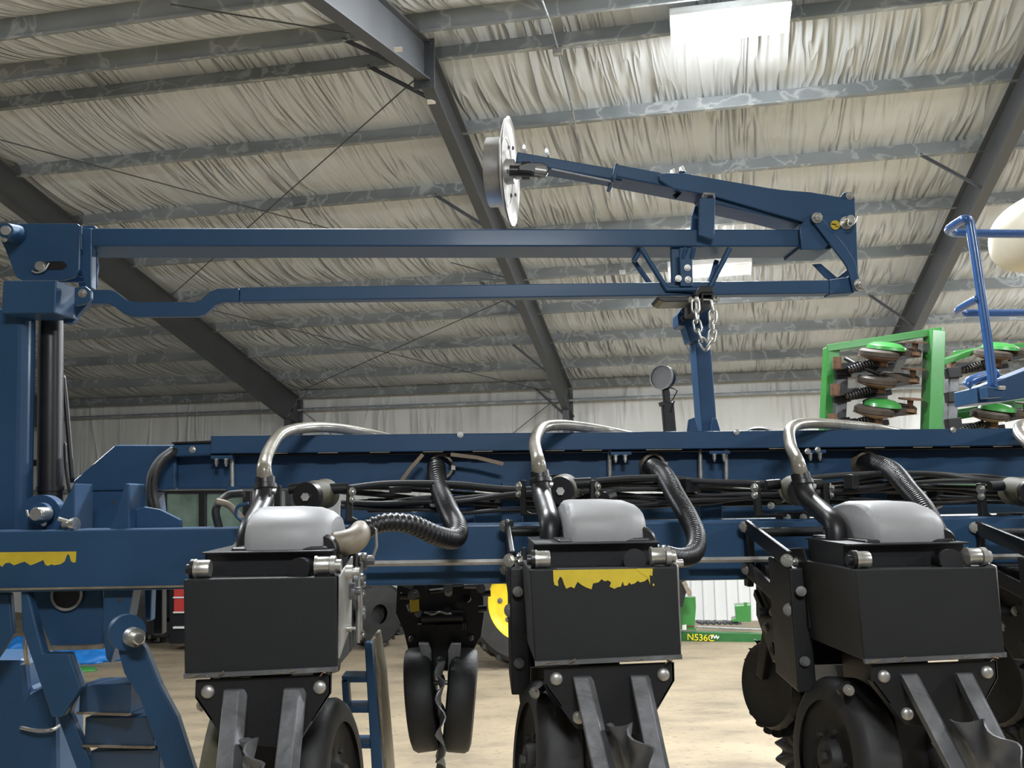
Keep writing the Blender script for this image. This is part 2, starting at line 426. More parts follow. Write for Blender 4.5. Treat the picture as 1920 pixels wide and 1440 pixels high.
# rigid frames: columns and tapered rafters
def rafter_pts(x):
    return x
def ibeam(bm, top, bot, w, side, tf=.012):
    # top/bot: polylines of matching points, flanges of width w along 'side', web between
    for line in (top, bot):
        for a, b in zip(line[:-1], line[1:]):
            a, b = V3(a), V3(b); nrm = (b-a).cross(side).normalized()
            prism(bm, [a-side*w/2, a+side*w/2, b+side*w/2, b-side*w/2], nrm*tf*(1 if line is bot else -1))
    for i in range(len(top)-1):
        prism(bm, [V3(top[i])-side*.004, V3(top[i+1])-side*.004, V3(bot[i+1])-side*.004, V3(bot[i])-side*.004], side*.008)
SIDE = Matrix.Rotation(BROT, 3, 'Z') @ V3((1, 0, 0))
DR, DE = .40, .62                            # rafter depth at the ridge and at the eave
def rigid_frame(x, idx):
    bm = bm_new()
    yc = BYW+.03
    top = [B(x, YR, zroof(YR)), B(x, BYW-.02, zroof(BYW-.02))]
    bot = [B(x, YR, zroof(YR)-DR), B(x, BYW-.55, zroof(BYW-.55)-DE)]
    ibeam(bm, top, bot, .135, SIDE)
    r = struct('roof_rafter', bm, 'frame')
    bm = bm_new()
    top = [B(x, YN, zroof(YN)), B(x, YR, zroof(YR))]; bot = [B(x, YN, zroof(YN)-.6), B(x, YR, zroof(YR)-DR)]
    ibeam(bm, top, bot, .135, SIDE)
    r2 = struct('roof_rafter', bm, 'frame')
    # splice plate at the ridge
    bm = bm_new()
    dz = V3((0, 0, 1))
    for s in (-.014, .002):
        prism(bm, [B(x-.11, YR+s, zroof(YR)+.03), B(x+.11, YR+s, zroof(YR)+.03), B(x+.11, YR+s, zroof(YR)-DR-.10), B(x-.11, YR+s, zroof(YR)-DR-.10)], (Matrix.Rotation(BROT, 3, 'Z') @ V3((0, .012, 0))))
    for zz in (.02, -.10, -.30, -.44):
        for sx in (-.07, .07): hexbolt(bm, B(x+sx, YR-.014, zroof(YR)-.04+zz+.0), Matrix.Rotation(BROT, 3, 'Z') @ V3((0, -1, 0)), .014)
    sp_ = obj('splice_plate', bm, 'frame', r)
    # column
    bm = bm_new()
    top = [B(x, BYW+.14, -CAMZ), B(x, BYW+.14, zroof(BYW)-.02)]
    bot = [B(x, BYW-.20, -CAMZ), B(x, BYW-.52, zroof(BYW-.52)-DE)]
    ibeam(bm, top, bot, .135, SIDE)
    prism(bm, [B(x-.095, BYW-.52, zroof(BYW-.52)-DE), B(x+.095, BYW-.52, zroof(BYW-.52)-DE), B(x+.095, BYW+.14, zroof(BYW)-DE+.02), B(x-.095, BYW+.14, zroof(BYW)-DE+.02)], V3((0, 0, .012)))
    struct('wall_column', bm, 'frame')
for i in range(-2, 2): rigid_frame(BX2+BAY*i, i)
# flange braces from rafter inner flange up to a purlin
def fbrace(x, ky, dirx=-1):
    y = py[ky]; d = DR+(DE-DR)*(y-YR)/(-YR+BYW)*-1 if False else DR+(DE-DR)*max(0, (y-YR))/(BYW-YR)
    bm = bm_new(); a = B(x+dirx*.05, y, zroof(y)-d+.02); b = B(x+dirx*.72, y-.03, zroof(y)+.03)
    bar(bm, a, b, .045, .006); bar(bm, a, b, .006, .045)
    o = struct('flange_brace', bm, 'frame'); return o
for ky in (6, 4, 2, 0): fbrace(BX2, ky)
fbrace(BX2, 8)
for ky in (5, 3, 1): pass
for ky in (6, 3): fbrace(BX2+BAY, ky)
for ky in (2,): fbrace(BX2-BAY, ky)
bm = bm_new(); a = B(BX2-.05, YR-.35, zroof(YR-.35)-DR+.02); b = B(BX2-.75, YR-.35, zroof(YR-.35)+.03)
bar(bm, a, b, .045, .006); bar(bm, a, b, .006, .045); struct('flange_brace', bm, 'frame')
# X bracing rods (just below the purlins)
def rod(u1, v1, u2, v2, dz=-.05):
    def on(u, v):
        d = BI.to_3x3() @ PX(u, v); o = V3((0, 0, 0))
        # intersect the roof plane z = BHE + BMS*(BYW-y) + dz
        t = (BHE+BMS*BYW+dz)/(d.z+BMS*d.y); p = d*t
        if p.y < YR:
            zr = BHE+BMS*(BYW-YR); t = (zr-BMS*YR+dz)/(d.z-BMS*d.y); p = d*t
        return BM @ p
    bm = bm_new(); cyl(bm, on(u1, v1), on(u2, v2), .008, n=8)
    struct('brace_rod', bm, 'frame')
rod(775, 152, 320, 555); rod(0, 262, 640, 435); rod(845, 492, 965, 525); rod(945, 563, 570, 730)
rod(370, 575, 1030, 735); rod(320, 8, 720, 73)
bm = bm_new(); cyl(bm, Bn(1037, 752, BYW+.02), Bn(955, 818, BYW+.02), .008, n=8); struct('brace_rod', bm, 'frame')
bm = bm_new(); cyl(bm, Bn(556, 762, BYW+.02), Bn(640, 830, BYW+.02), .008, n=8); struct('brace_rod', bm, 'frame')
# white stickers on the rafter
def flange_pt(u, v):
    best = None
    for i in range(400):
        s = 6+i*.02; p = BI.to_3x3() @ (PX(u, v)*s); y = p.y
        d = DR+(DE-DR)*max(0, y-YR)/(BYW-YR) if y > YR else DR+(.6-DR)*(YR-y)/(YR-YN)
        e = abs(p.z-(zroof(y)-d-.016))
        if best is None or e < best[0]: best = (e, BM @ p)
    return best[1]
for (u, v) in ((746, 92), (808, 190)):
    a_, b_, c_, d_ = flange_pt(u-8, v-3), flange_pt(u+8, v-4), flange_pt(u+9, v+5), flange_pt(u-6, v+6)
    bm = bm_new(); prism(bm, [a_, b_, c_, d_], V3((0, 0, .002))); st = struct('rafter_sticker', bm, 'white')
# ------------------------------------------------------------------ lights on the ceiling
def fixture(x, y, power, label, lit='lit', group='ceiling light fixtures', L=1.22, W=.42, drop=.05, nt=6, strip=None):
    z = zroof(y)-drop
    t = thing('ceiling_light', label, 'light', B(x, y, z), group)
    n = Matrix.Rotation(BROT, 3, 'Z') @ (V3((0, BMS if y > YR else -BMS, 1)).normalized())
    X = SIDE; Yv = n.cross(X).normalized(); c = B(x, y, z)
    def pt(a, b, h): return c + X*a + Yv*b + n*h
    bm = bm_new(); prism(bm, [pt(-L/2, -W/2, 0), pt(L/2, -W/2, 0), pt(L/2, W/2, 0), pt(-L/2, W/2, 0)], n*.05)
    obj('housing', bm, 'white', t)
    for s in (-1, 1):
        bm = bm_new(); prism(bm, [pt(s*L/2, -W/2, -.06), pt(s*L/2, W/2, -.06), pt(s*L/2, W/2, .05), pt(s*L/2, -W/2, .05)], X*.006*s)
        obj('end_plate', bm, 'white', t)
    for i in range(nt):
        b_ = -W/2 + W*(i+.5)/nt
        bm = bm_new(); cyl(bm, pt(-L/2+.02, b_, -.03), pt(L/2-.02, b_, -.03), .014, n=10)
        obj('lamp_tube', bm, M[lit], t, smooth=True)
    for i in range(nt+1):
        b_ = -W/2 + W*i/nt
        bm = bm_new(); prism(bm, [pt(-L/2, b_-.012, 0), pt(L/2, b_-.012, 0), pt(L/2, b_, -.035), pt(-L/2, b_, -.035)], Yv*.006)
        obj('reflector', bm, 'white', t)
    if power:
        ld = bpy.data.lights.new('lamp_light', 'AREA'); ld.shape = 'RECTANGLE'; ld.size = L; ld.size_y = strip or W; ld.energy = power; ld.color = (.93, .965, 1)
        lo = bpy.data.objects.new('lamp_light', ld); COL.objects.link(lo); lo.parent = t
        mt = Matrix.Identity(4)
        for i in range(3): mt[i][0] = X[i]; mt[i][1] = Yv[i]; mt[i][2] = n[i]
        lo.matrix_local = mt; lo.location = -n*.07
        pd = bpy.data.lights.new('added_roof_glow', 'POINT'); pd.energy = power*.16; pd.shadow_soft_size = .12; pd.color = (.96, .98, 1)  # added point lamp, throws light sideways and up onto the roof
        po = bpy.data.objects.new('added_roof_glow', pd); COL.objects.link(po); po.parent = t; po.location = -n*.20
    return t
p0 = BI @ Bn(1365, 40, py[8])
fixture(p0.x, py[8]-.24, 520, 'bright white tube light fixture on the purlin at the top right', nt=6, L=1.12, drop=.10)
p1 = BI @ Bn(1330, 505, py[4]-.1)
fixture(p1.x, py[4]-.12, 210, 'unlit-looking slatted light fixture behind the blue boom', lit='litdim', nt=6, strip=.05)
for (x, y, pw, lb) in ((4.4, 5.0, 220, 'added unseen fill light above and right of the camera'), (-2.4, 4.4, 300, 'added unseen fill light above and left of the camera'), (7.5, 1.0, 200, 'added unseen fill light at the far right of the near roof slope'),  # fixtures near and behind the camera are added out of view as fill
                   (.8, -1.5, 110, 'added unseen fill light behind the camera'), (6.3, 14.5, 560, 'white tube light fixture low on the far roof slope beyond the right rafter'), (9.5, 11.0, 480, 'white tube light fixture high on the far roof slope beyond the right rafter'), (-7.5, 3.6, 330, 'added unseen fill light at the far left of the near roof slope')):
    fixture(x, y, pw, lb)
# conduit and junction boxes along the roof near the light
def roofpt(u, v, dz=0):
    d = BI.to_3x3() @ PX(u, v); t = (BHE+BMS*BYW+dz)/(d.z+BMS*d.y); p = d*t
    if p.y < YR:
        zr = BHE+BMS*(BYW-YR); t = (zr-BMS*YR+dz)/(d.z-BMS*d.y); p = d*t
    return BM @ p
bm = bm_new(); tube(bm, [roofpt(*q, -.02) for q in ((1016, 0), (1032, 42), (1046, 92), (1070, 192), (1085, 262), (1103, 345), (1122, 430), (1138, 505))], .011, n=8, smooth=False)
solo('conduit', bm, 'galv', 'thin grey metal conduit running down across the purlins', 'conduit')
bm = bm_new(); tube(bm, [roofpt(*q, -.03) for q in ((1050, 92), (1130, 85), (1255, 66))], .006, n=8, smooth=False)
solo('cable', bm, 'galv', 'thin cable from junction box to the bright light', 'cable')
def jbox(u, v, label):
    c = roofpt(u, v, -.04); bm = bm_new(); rbox(bm, c-V3((0, 0, .05)), .10, .06, .08, BROT)
    return solo('junction_box', bm, 'steel', label, 'electrical box', bevel=.005)
jbox(1046, 95, 'small square metal junction box under the purlin below the ridge')
jbox(1167, 510, 'small metal junction box on the purlin seen between the blue bars')
# ================================================================== THE PLANTER FRAME
frame = thing('planter_frame', 'blue planter toolbar frame with tall mast at left and long horizontal tubes', 'planter frame', P(700, 1040, 2.9))
YB = 2.90
def tb(x0, v0, x1, v1, Y, hgt, dep, name, mat='blue', parent=None, bevel=.008):
    a, b = P(x0, v0, Y), P(x1, v1, Y)
    bm = bm_new(); prism(bm, [a, b, b-V3((0, 0, hgt)), a-V3((0, 0, hgt))], V3((0, dep, 0)))
    return obj(name, bm, mat, parent or frame, bevel=bevel, seg=3)
front = tb(-120, 997, 2100, 965, YB, .186, .178, 'toolbar_tube')
# edge seam along the lower front corner
bm = bm_new(); bar(bm, P(-120, 1107, YB-.004), P(350, 1099, YB-.004), .012, .006); obj('weld_seam', bm, 'tan', frame)
# upper manifold tube with mitred left end
YU = 3.30
bm = bm_new()
plate(bm, [(272, 836), (2100, 822), (2100, 905), (272, 919)], YU, .178); upper = obj('manifold_tube', bm, 'blue', frame, bevel=.01, seg=3)
bm = bm_new()
plate(bm, [(215, 834), (330, 834), (330, 918), (272, 919), (136, 921), (136, 902)], YU-.03, .24); obj('tube_end', bm, 'blue', frame, bevel=.008, seg=3)
bm = bm_new()
plate(bm, [(136, 921), (272, 919), (282, 1000), (120, 1000)], YU-.02, .20); obj('pedestal', bm, 'blue', frame, bevel=.006)
for (u, v) in ((161, 943), (212, 943)):
    bm = bm_new(); cyl(bm, P(u, v, YU-.0215), P(u, v, YU-.0195), .006, n=12); obj('bolt_hole', bm, 'plastic', frame)
# top channel (seed-hose tray)
YT = 3.22
bm = bm_new()
a0, a1 = P(395, 817, YT), P(2100, 801, YT)
dn = P(395, 851, YT)-a0; H_ = -dn.z
t_ = .006
for (o1, o2, hh) in (((0, 0, 0), (0, t_, 0), H_),):
    prism(bm, [a0, a1, a1-V3((0, 0, H_)), a0-V3((0, 0, H_))], V3((0, t_, 0)))
prism(bm, [a0, a1, a1+V3((0, .26, 0)), a0+V3((0, .26, 0))], V3((0, 0, -t_)))
prism(bm, [a0-V3((0, 0, H_)), a1-V3((0, 0, H_)), a1-V3((0, -.035, H_)), a0-V3((0, -.035, H_))], V3((0, 0, t_)))
tray = obj('hose_tray', bm, 'blue', frame, bevel=.003)
# slotted rail under the tray
bm = bm_new(); b0, b1 = P(400, 853, YT+.02), P(2100, 838, YT+.02)
prism(bm, [b0, b1, b1-V3((0, 0, .004)), b0-V3((0, 0, .004))], V3((0, .06, 0))); obj('slotted_rail', bm, 'plastic', frame)
for i, u in enumerate((520, 615, 712, 812, 905, 1040, 1110, 1230, 1260, 1460, 1640, 1730, 1800, 1880)):
    bm = bm_new(); c = P(u, 851-(u-400)*.0094, YT-.001); bar(bm, c-V3((.035, 0, 0)), c+V3((.035, 0, 0)), .003, .003); obj('rail_slot', bm, 'tan', frame)
# small end tray piece at the left
bm = bm_new(); plate(bm, [(324, 832), (397, 829), (397, 853), (326, 856)], YT+.01, .22); e_ = obj('tray_end', bm, 'blue', frame, bevel=.006)
bm = bm_new(); plate(bm, [(322, 829), (397, 826), (397, 830), (322, 832)], YT, .25); obj('tray_cap', bm, 'plastic', frame)
bolt(frame, P(361, 843, YT+.008), .009)
for (u, v) in ((863, 815), (1381, 810), (1787, 806), (1533, 843), (1514, 846)): bolt(frame, P(u, v, YT-.001), .008)
# tray support brackets with hanging bolts
for i, u in enumerate((412, 1160, 1345, 1525)):
    v = 851-(u-400)*.0094
    bm = bm_new(); c = P(u, v+3, YT+.01); box(bm, c+V3((-.03, -.005, -.012)), c+V3((.045, .05, 0))); obj('bracket', bm, 'blue', frame, bevel=.002)
    for du in (-6, 12):
        bolt(frame, P(u+du, v+9, YT+.01), .007, V3((0, 0, -1)), h=.02)
# U-bolts clamping tube to posts
for i, (u, vb) in enumerate(((435, 918), (1143, 910), (1313, 910), (1361, 909))):
    bm = bm_new(); cyl(bm, P(u, 852-(u-400)*.0094, YU-.03), P(u+.5, vb+4, YU-.03), .0085, n=12); cyl(bm, P(u, vb-2, YU-.03), P(u, vb+8, YU-.03), .014, n=6)
    obj('clamp_rod', bm, 'zinc', frame, smooth='auto')
for (u0, u1, v) in ((424, 448, 912), (1136, 1152, 902), (1300, 1376, 903)):
    bm = bm_new(); c0, c1 = P(u0, v, YU-.045), P(u1, v, YU-.045); prism(bm, [c0, c1, c1-V3((0, 0, .014)), c0-V3((0, 0, .014))], V3((0, .25, 0))); obj('clamp_plate', bm, 'blue', frame, bevel=.003)
# struts between tubes
for (u, Y) in ((960, 3.1), (1330, 3.12), (1636, 3.1), (870, 3.12)):
    bm = bm_new(); a = P(u, 905, Y+.1); b = P(u, 985, Y+.1); bar(bm, a, b, .075, .06); obj('strut', bm, 'blue', frame, bevel=.004)
# lower dark cross tubes behind the front toolbar
bm = bm_new(); bar(bm, P(640, 966, 3.45), P(2000, 940, 3.45), .06, .08); obj('cross_tube', bm, 'blue', frame, bevel=.005)
bm = bm_new(); bar(bm, P(690, 948, 3.25), P(2000, 925, 3.25), .05, .05); obj('cross_tube', bm, 'black', frame, bevel=.005)
# black cast bits and wire ties among the hoses
rnd = random.Random(5)
for i in range(26):
    u = 680+rnd.random()*1240; v = 962-(u-700)*.012 - rnd.random()*38
    Y = 3.02+rnd.random()*.2; c = P(u, v, Y); bm = bm_new()
    k = rnd.random()
    if k < .4: cyl(bm, c, c+V3((.02+.05*rnd.random(), .02, .01)), .012+.012*rnd.random(), n=12)
    elif k < .8: rbox(bm, c, .03+.05*rnd.random(), .03, .02+.04*rnd.random(), rnd.random())
    else: hexbolt(bm, c, FRONT, .009)
    obj('valve_fitting' if k < .8 else 'bolt', bm, 'plastic' if k < .8 else 'zinc', frame, bevel=.002)
# ---- mast
YM = 3.12
bm = bm_new(); plate(bm, [(-34, 575), (51, 575), (44, 1010), (-60, 1010)], YM, .085); mast = obj('mast', bm, 'blue', frame, bevel=.03, seg=4)
bm = bm_new(); y0 = YM-.07; z0 = P(50, 587, y0).z; z1 = P(50, 526, y0).z; xa, xb = P(4, 560, y0).x, P(104, 560, y0).x; xc1 = P(139, 560, y0+.09).x
prism(bm, [V3((xa, y0, z0)), V3((xb, y0, z0)), V3((xc1, y0+.09, z0)), V3((xc1, y0+.13, z0)), V3((xa, y0+.13, z0))], V3((0, 0, z1-z0))); obj('mast_head', bm, 'blue', frame, bevel=.003)
bm = bm_new(); plate(bm, [(139, 539), (160, 536), (171, 545), (171, 560), (164, 568), (139, 573)], YM-.03, .02); obj('pivot_lug', bm, 'blue', frame, bevel=.004)
bm = bm_new(); plate(bm, [(118, 585), (150, 571), (168, 566), (146, 590), (136, 606), (118, 606)], YM+.04, .03); obj('gusset', bm, 'blue', frame, bevel=.003)
bolt(frame, P(155, 550, YM-.03), .011)
# hydraulic cylinder
bm = bm_new(); cyl(bm, P(96, 588, YM+.11), P(93, 985, YM+.11), .041, n=32); cylin = obj('cylinder_barrel', bm, 'plastic', frame, smooth='auto')
bm = bm_new(); lathe(bm, P(96, 587, YM+.11), P(96, 594, YM+.11)-P(96, 587, YM+.11), [(0, 0), (0, .044), (.014, .046), (.02, .042), (.02, 0)]); obj('cylinder_ring', bm, 'rust', frame, smooth='auto')
bm = bm_new(); cyl(bm, P(94, 912, YM+.11), P(94, 922, YM+.11), .045, n=32); obj('cylinder_collar', bm, 'plastic', frame, smooth='auto')
# pin boss at mast foot
bm = bm_new(); lathe(bm, P(74, 967, YM-.12), FRONT*-1, [(0, 0), (0, .066), (.05, .066), (.05, 0)], n=36); boss = obj('pivot_plate', bm, 'blue', frame, smooth='auto')
bm = bm_new(); lathe(bm, P(72, 963, YM-.16), FRONT*-1, [(0, 0), (0, .034), (.05, .034), (.05, 0)], n=28); obj('pivot_collar', bm, 'blue', boss, smooth='auto')
bm = bm_new(); lathe(bm, P(66, 964, YM-.21), V3((.15, 1, 0)), [(0, 0), (0, .019), (.004, .021), (.06, .021), (.06, 0)], n=24); obj('pivot_pin', bm, 'zinc', boss, smooth='auto')
bm = bm_new(); tube(bm, [P(50, 957, YM-.2), P(56, 968, YM-.205), P(84, 960, YM-.2)], .0035, n=8); obj('cotter_pin', bm, 'zinc', boss, smooth=True)
bolt(frame, P(82, 981, YM-.15), .007)
# gusset plates standing on the toolbar
for pts, Y in (([(90, 1000), (135, 912), (140, 905), (140, 1000)], 2.98), ([(201, 1000), (234, 906), (243, 906), (244, 1000)], 2.96)):
    bm = bm_new(); plate(bm, pts, Y, .14); obj('gusset', bm, 'blue', frame, bevel=.006, seg=3)
bm = bm_new(); lathe(bm, P(120, 985, 2.93), V3((1, -.3, .1)), [(0, 0), (0, .012), (.03, .012), (.03, .02), (.045, .02), (.045, 0)], n=16); obj('gusset_bolt', bm, 'zinc', frame, smooth='auto')
bm = bm_new(); cyl(bm, P(110, 973, 2.93), P(143, 983, 2.93), .007, n=10); obj('gusset_pin', bm, 'zinc', frame, smooth='auto')
bm = bm_new(); plate(bm, [(244, 960), (270, 950), (300, 955), (340, 975), (340, 1000), (244, 1000)], 3.02, .02); obj('side_plate', bm, 'blue', frame, bevel=.004)
# torn yellow decals
def decal(name, pts, Y, parent, mat='yellow', label=None):
    bm = bm_new(); plate(bm, pts, Y-.0015, .001); return obj(name, bm, mat, parent, label=label)
decal('decal', [(-40, 1036), (143, 1034), (142, 1054), (137, 1055), (133, 1052), (130, 1041), (127, 1039), (124, 1044), (121, 1053), (113, 1058), (101, 1060), (97, 1058), (90, 1061), (85, 1059), (81, 1050), (75, 1053), (63, 1058), (57, 1060), (46, 1053), (37, 1056), (26, 1060), (18, 1055), (10, 1056), (4, 1063), (0, 1060), (-20, 1058), (-40, 1060)], YB, frame, label='torn yellow decal strip')
# marker support post rising behind the tray
YP = 3.52
bm = bm_new(); bar(bm, P(1308, 590, YP), P(1325, 815, YP), .062, .10, up=V3((0, 1, 0)))
post = obj('marker_post', bm, 'blue', frame, bevel=.006)
for pts in ([(1293, 786), (1303, 782), (1312, 810), (1290, 812)], [(1337, 783), (1345, 786), (1352, 810), (1334, 810)]):
    bm = bm_new(); plate(bm, pts, YP-.09, .03); obj('post_gusset', bm, 'blue', frame, bevel=.003)
bm = bm_new(); plate(bm, [(1270, 590), (1285, 567), (1318, 562), (1335, 566), (1330, 605), (1318, 640), (1293, 640), (1285, 612), (1272, 610)], YP-.06, .09); obj('post_head', bm, 'blue', frame, bevel=.004)
for vv in (585, 600): 
    bm = bm_new(); bar(bm, P(1278, vv, YP-.08), P(1300, vv-12, YP-.08), .03, .02); obj('post_pad', bm, 'plastic', frame, bevel=.003)
# ---- lower hinge structure and ladder (left foreground)
def pp(name, pts, Y, t, mat='blue', bevel=.006, parent=None, label=None):
    bm = bm_new(); plate(bm, pts, Y, t); return obj(name, bm, mat, parent or frame, bevel=bevel, label=label)
pp('lower_mast', [(-60, 1235), (48, 1235), (55, 1300), (106, 1270), (108, 1500), (-60, 1500)], 3.16, .22, 'blue', .02)
pp('hinge_cheek', [(-60, 1112), (18, 1112), (24, 1190), (-10, 1240), (-60, 1240)], 2.98, .03, 'blue')
pp('hinge_cheek', [(38, 1108), (52, 1108), (82, 1225), (130, 1225), (152, 1290), (116, 1345), (96, 1345), (40, 1180)], 2.92, .04, 'blue')
pp('hinge_web', [(50, 1105), (192, 1105), (196, 1212), (96, 1216)], 3.02, .03, 'blue')
bm = bm_new(); c = P(126, 1115, 3.01); 
lathe(bm, c, FRONT, [(-.012, .040), (0, .048), (.006, .050), (.006, .042), (-.012, .040)], n=36); obj('hole_highlight_ring', bm, 'steel', frame, smooth='auto')  # steel ring imitates the highlight round the hole
bm = bm_new(); cyl(bm, c+V3((0, -.001, 0)), c-V3((0, -.008, 0)), .041, n=36); obj('web_hole', bm, 'plastic', frame)
pp('hinge_arm', [(194, 1103), (250, 1103), (240, 1160), (222, 1190), (206, 1245), (198, 1235), (190, 1175)], 2.95, .08, 'blue')
bm = bm_new(); bar(bm, P(96, 1215, 3.0), P(196, 1212, 3.0), .03, .012); obj('ledge', bm, 'tan', frame)
for (u, v) in ((225, 1124),):
    bm = bm_new(); cyl(bm, P(u, v, 2.948), P(u, v, 2.951), .008, n=12); obj('bolt_hole', bm, 'plastic', frame)
pp('strut', [(270, 1103), (284, 1103), (282, 1165), (272, 1165)], 3.1, .05, 'blue')
pp('strut', [(286, 1103), (304, 1103), (304, 1190), (286, 1190)], 3.2, .05, 'black')
bm = bm_new(); tube(bm, [P(45, 1135, 3.05), P(50, 1180, 3.03), P(48, 1215, 3.02), P(52, 1245, 3.05)], .008, n=8); obj('hose_fitting', bm, 'steel', frame, smooth=True)
bm = bm_new(); tube(bm, [P(38, 1364, 3.13), P(70, 1370, 3.12), P(98, 1368, 3.13), P(113, 1358, 3.2)], .006, n=8); obj('wire_tie', bm, 'steel', frame, smooth=True)

# ladder
lad = thing('access_ladder', 'dark blue folding access ladder with wide steps at lower left', 'ladder', P(230, 1430, 2.75))
LY = 2.74
pp('side_rail', [(218, 1180), (232, 1170), (252, 1190), (272, 1216), (300, 1285), (332, 1345), (372, 1470), (318, 1470), (262, 1310), (232, 1262), (222, 1225)], LY, .035, 'blue', .004, lad)
pp('side_rail', [(120, 1230), (138, 1240), (152, 1282), (131, 1337), (200, 1500), (165, 1500), (107, 1345), (100, 1300)], LY+.30, .035, 'blue', .004, lad)
def tread(u0, v0, u1, v1, hpx, name='step'):
    a0 = P(u0, v0, LY+.30); a1 = P(u1, v1, LY+.03)
    bm = bm_new(); prism(bm, [a0, a1, a1-V3((0, 0, hpx)), a0-V3((0, 0, hpx))], V3((.02, .12, 0)))
    o = obj(name, bm, 'blue', lad, bevel=.003)
    bm = bm_new(); bar(bm, a0-V3((0, .002, hpx)), a1-V3((0, .002, hpx)), .012, .007); obj('step_edge', bm, 'tan', lad)
    return o
tread(150, 1284, 245, 1282, .085); tread(160, 1345, 290, 1343, .085)
tread(170, 1408, 300, 1405, .09)
bm = bm_new(); lathe(bm, P(240, 1186, LY-.02), V3((-.75, 1, 0)), [(0, 0), (0, .05), (.03, .05), (.03, 0)], n=32); lug = obj('hinge_lug', bm, 'blue', lad, smooth='auto')
bm = bm_new(); lathe(bm, P(262, 1198, LY-.10), V3((-.75, 1, 0)), [(0, 0), (0, .013), (.004, .016), (.03, .016), (.03, .026), (.07, .026), (.07, 0)], n=24); obj('hinge_pin', bm, 'zinc', lug, smooth='auto')

# second blue leg frame behind the first row unit
leg = thing('hopper_stand', 'dark blue ladder-like stand behind the leftmost row unit', 'stand', P(690, 1440, 3.1))
pp('upright', [(683, 1205), (697, 1205), (722, 1500), (700, 1500)], 3.1, .05, 'blue', .004, leg)
pp('upright', [(640, 1275), (652, 1270), (668, 1500), (654, 1500)], 3.12, .05, 'blue', .004, leg)
for v in (1268, 1325, 1392): pp('rung', [(640, v), (694, v), (696, v+12), (642, v+12)], 3.12, .10, 'blue', .003, leg)
pp('shield', [(694, 1200), (700, 1200), (712, 1275), (730, 1500), (722, 1500)], 3.16, .25, 'tan', .003, leg)

# ---- hydraulic hoses hanging beside the mast and looping over the pedestal
def hose(pts, r, mat, label, cat='hose', group=None, name='hydraulic_hose', n=12, **kw):
    bm = bm_new(); tube(bm, pts, r, n=n, **kw)
    return solo(name, bm, mat, label, cat, group, smooth=True)
hose([P(118, 705, 3.3), P(124, 760, 3.3), P(130, 830, 3.3), P(136, 905, 3.3)], .009, 'plastic', 'black hose beside the mast cylinder, the outer one with a bright edge')
hose([P(121, 830, 3.33), P(124, 880, 3.33), P(131, 925, 3.33)], .006, 'plastic', 'short thin black hose behind the one beside the mast cylinder')
for i, du in enumerate((0, 7)):
    hose([P(324+du, 843+du*.3, 3.24), P(300+du, 862, 3.2), P(284+du, 890, 3.16), P(281+du, 925, 3.13), P(290+du, 965, 3.1), P(305+du, 1000, 3.12)], .013, 'rubber', ('left' if i == 0 else 'right') + ' one of two black hoses curving down from the end of the tray')
    pass
# bundle of hoses between the tubes
rnd = random.Random(11)
NH = 9
names = ['uppermost', 'second', 'third', 'fourth', 'fifth', 'sixth', 'seventh', 'eighth', 'lowest']
for i in range(NH):
    pts = []; base = 915 + i*5.2
    u = 640
    while u <= 2080:
        v = base-(u-640)*.020 + 9*math.sin(u/(70+9*i)+i*1.7) + rnd.uniform(-3, 3)
        pts.append(P(u, v, 3.06+.035*(i % 4)+.02*math.sin(u/120+i))); u += 75
    hose(pts, .0075+.003*(i % 3 == 0), 'rubber', '%s of the black hydraulic hoses strung along between the blue tubes' % names[i], 'hose', 'hydraulic hoses between the tubes', k=5, n=10)
# odd hanging loops at the left
hose([P(458, 925, 3.05), P(425, 930, 3.05), P(405, 955, 3.0), P(412, 995, 3.0)], .013, 'rubber', 'thick black hose loop left of the leftmost black downpipe')
hose([P(405, 940, 2.98), P(430, 948, 2.98), P(455, 975, 2.98)], .011, 'tan', 'dusty tan hose end behind the leftmost black downpipe')
hose([P(466, 944, 2.8), P(446, 950, 2.8), P(444, 968, 2.8), P(460, 980, 2.8)], .005, 'blue', 'thin blue wire loop beside the leftmost black downpipe', 'wire')
# straps
for pts, lab in (([(793, 852), (770, 878), (748, 908)], 'short dusty strap hanging diagonally under the tray'), ([(845, 852), (895, 858), (944, 870)], 'dusty brown strap end sticking out under the tray to the right')):
    bm = bm_new(); q = [P(u, v, YT-.02) for u, v in pts]
    for a, b in zip(q[:-1], q[1:]): bar(bm, a, b, .006, .013)
    solo('strap', bm, 'wood', lab, 'strap')
# hex drive shaft
for (u0, v0, u1, v1, lab) in ((686, 1057, 955, 1053, 'bare steel hex drive shaft between the left and middle row units'), (1300, 1050, 1470, 1048, 'bare steel hex drive shaft between the middle and right row units'), (1860, 1044, 2000, 1042, 'bare steel hex drive shaft right of the right row unit')):
    bm = bm_new(); cyl(bm, P(u0, v0, 2.82), P(u1, v1, 2.82), .0095, n=6); solo('drive_shaft', bm, 'steel', lab, 'shaft')

# ================================================================== ROW MARKER ARM
YA = 3.25
arm = thing('row_marker_arm', 'long blue folded row marker arm with steel disc on its end', 'marker arm', P(700, 460, YA))
bm = bm_new()
a, b = P(150, 427, YA), P(1505, 430, YA)
ht = .066
prism(bm, [a, b, b-V3((0, 0, ht)), a-V3((0, 0, ht+.002))], V3((0, .165, 0))); obj('boom_tube', bm, 'blue', arm, bevel=.006, seg=3)
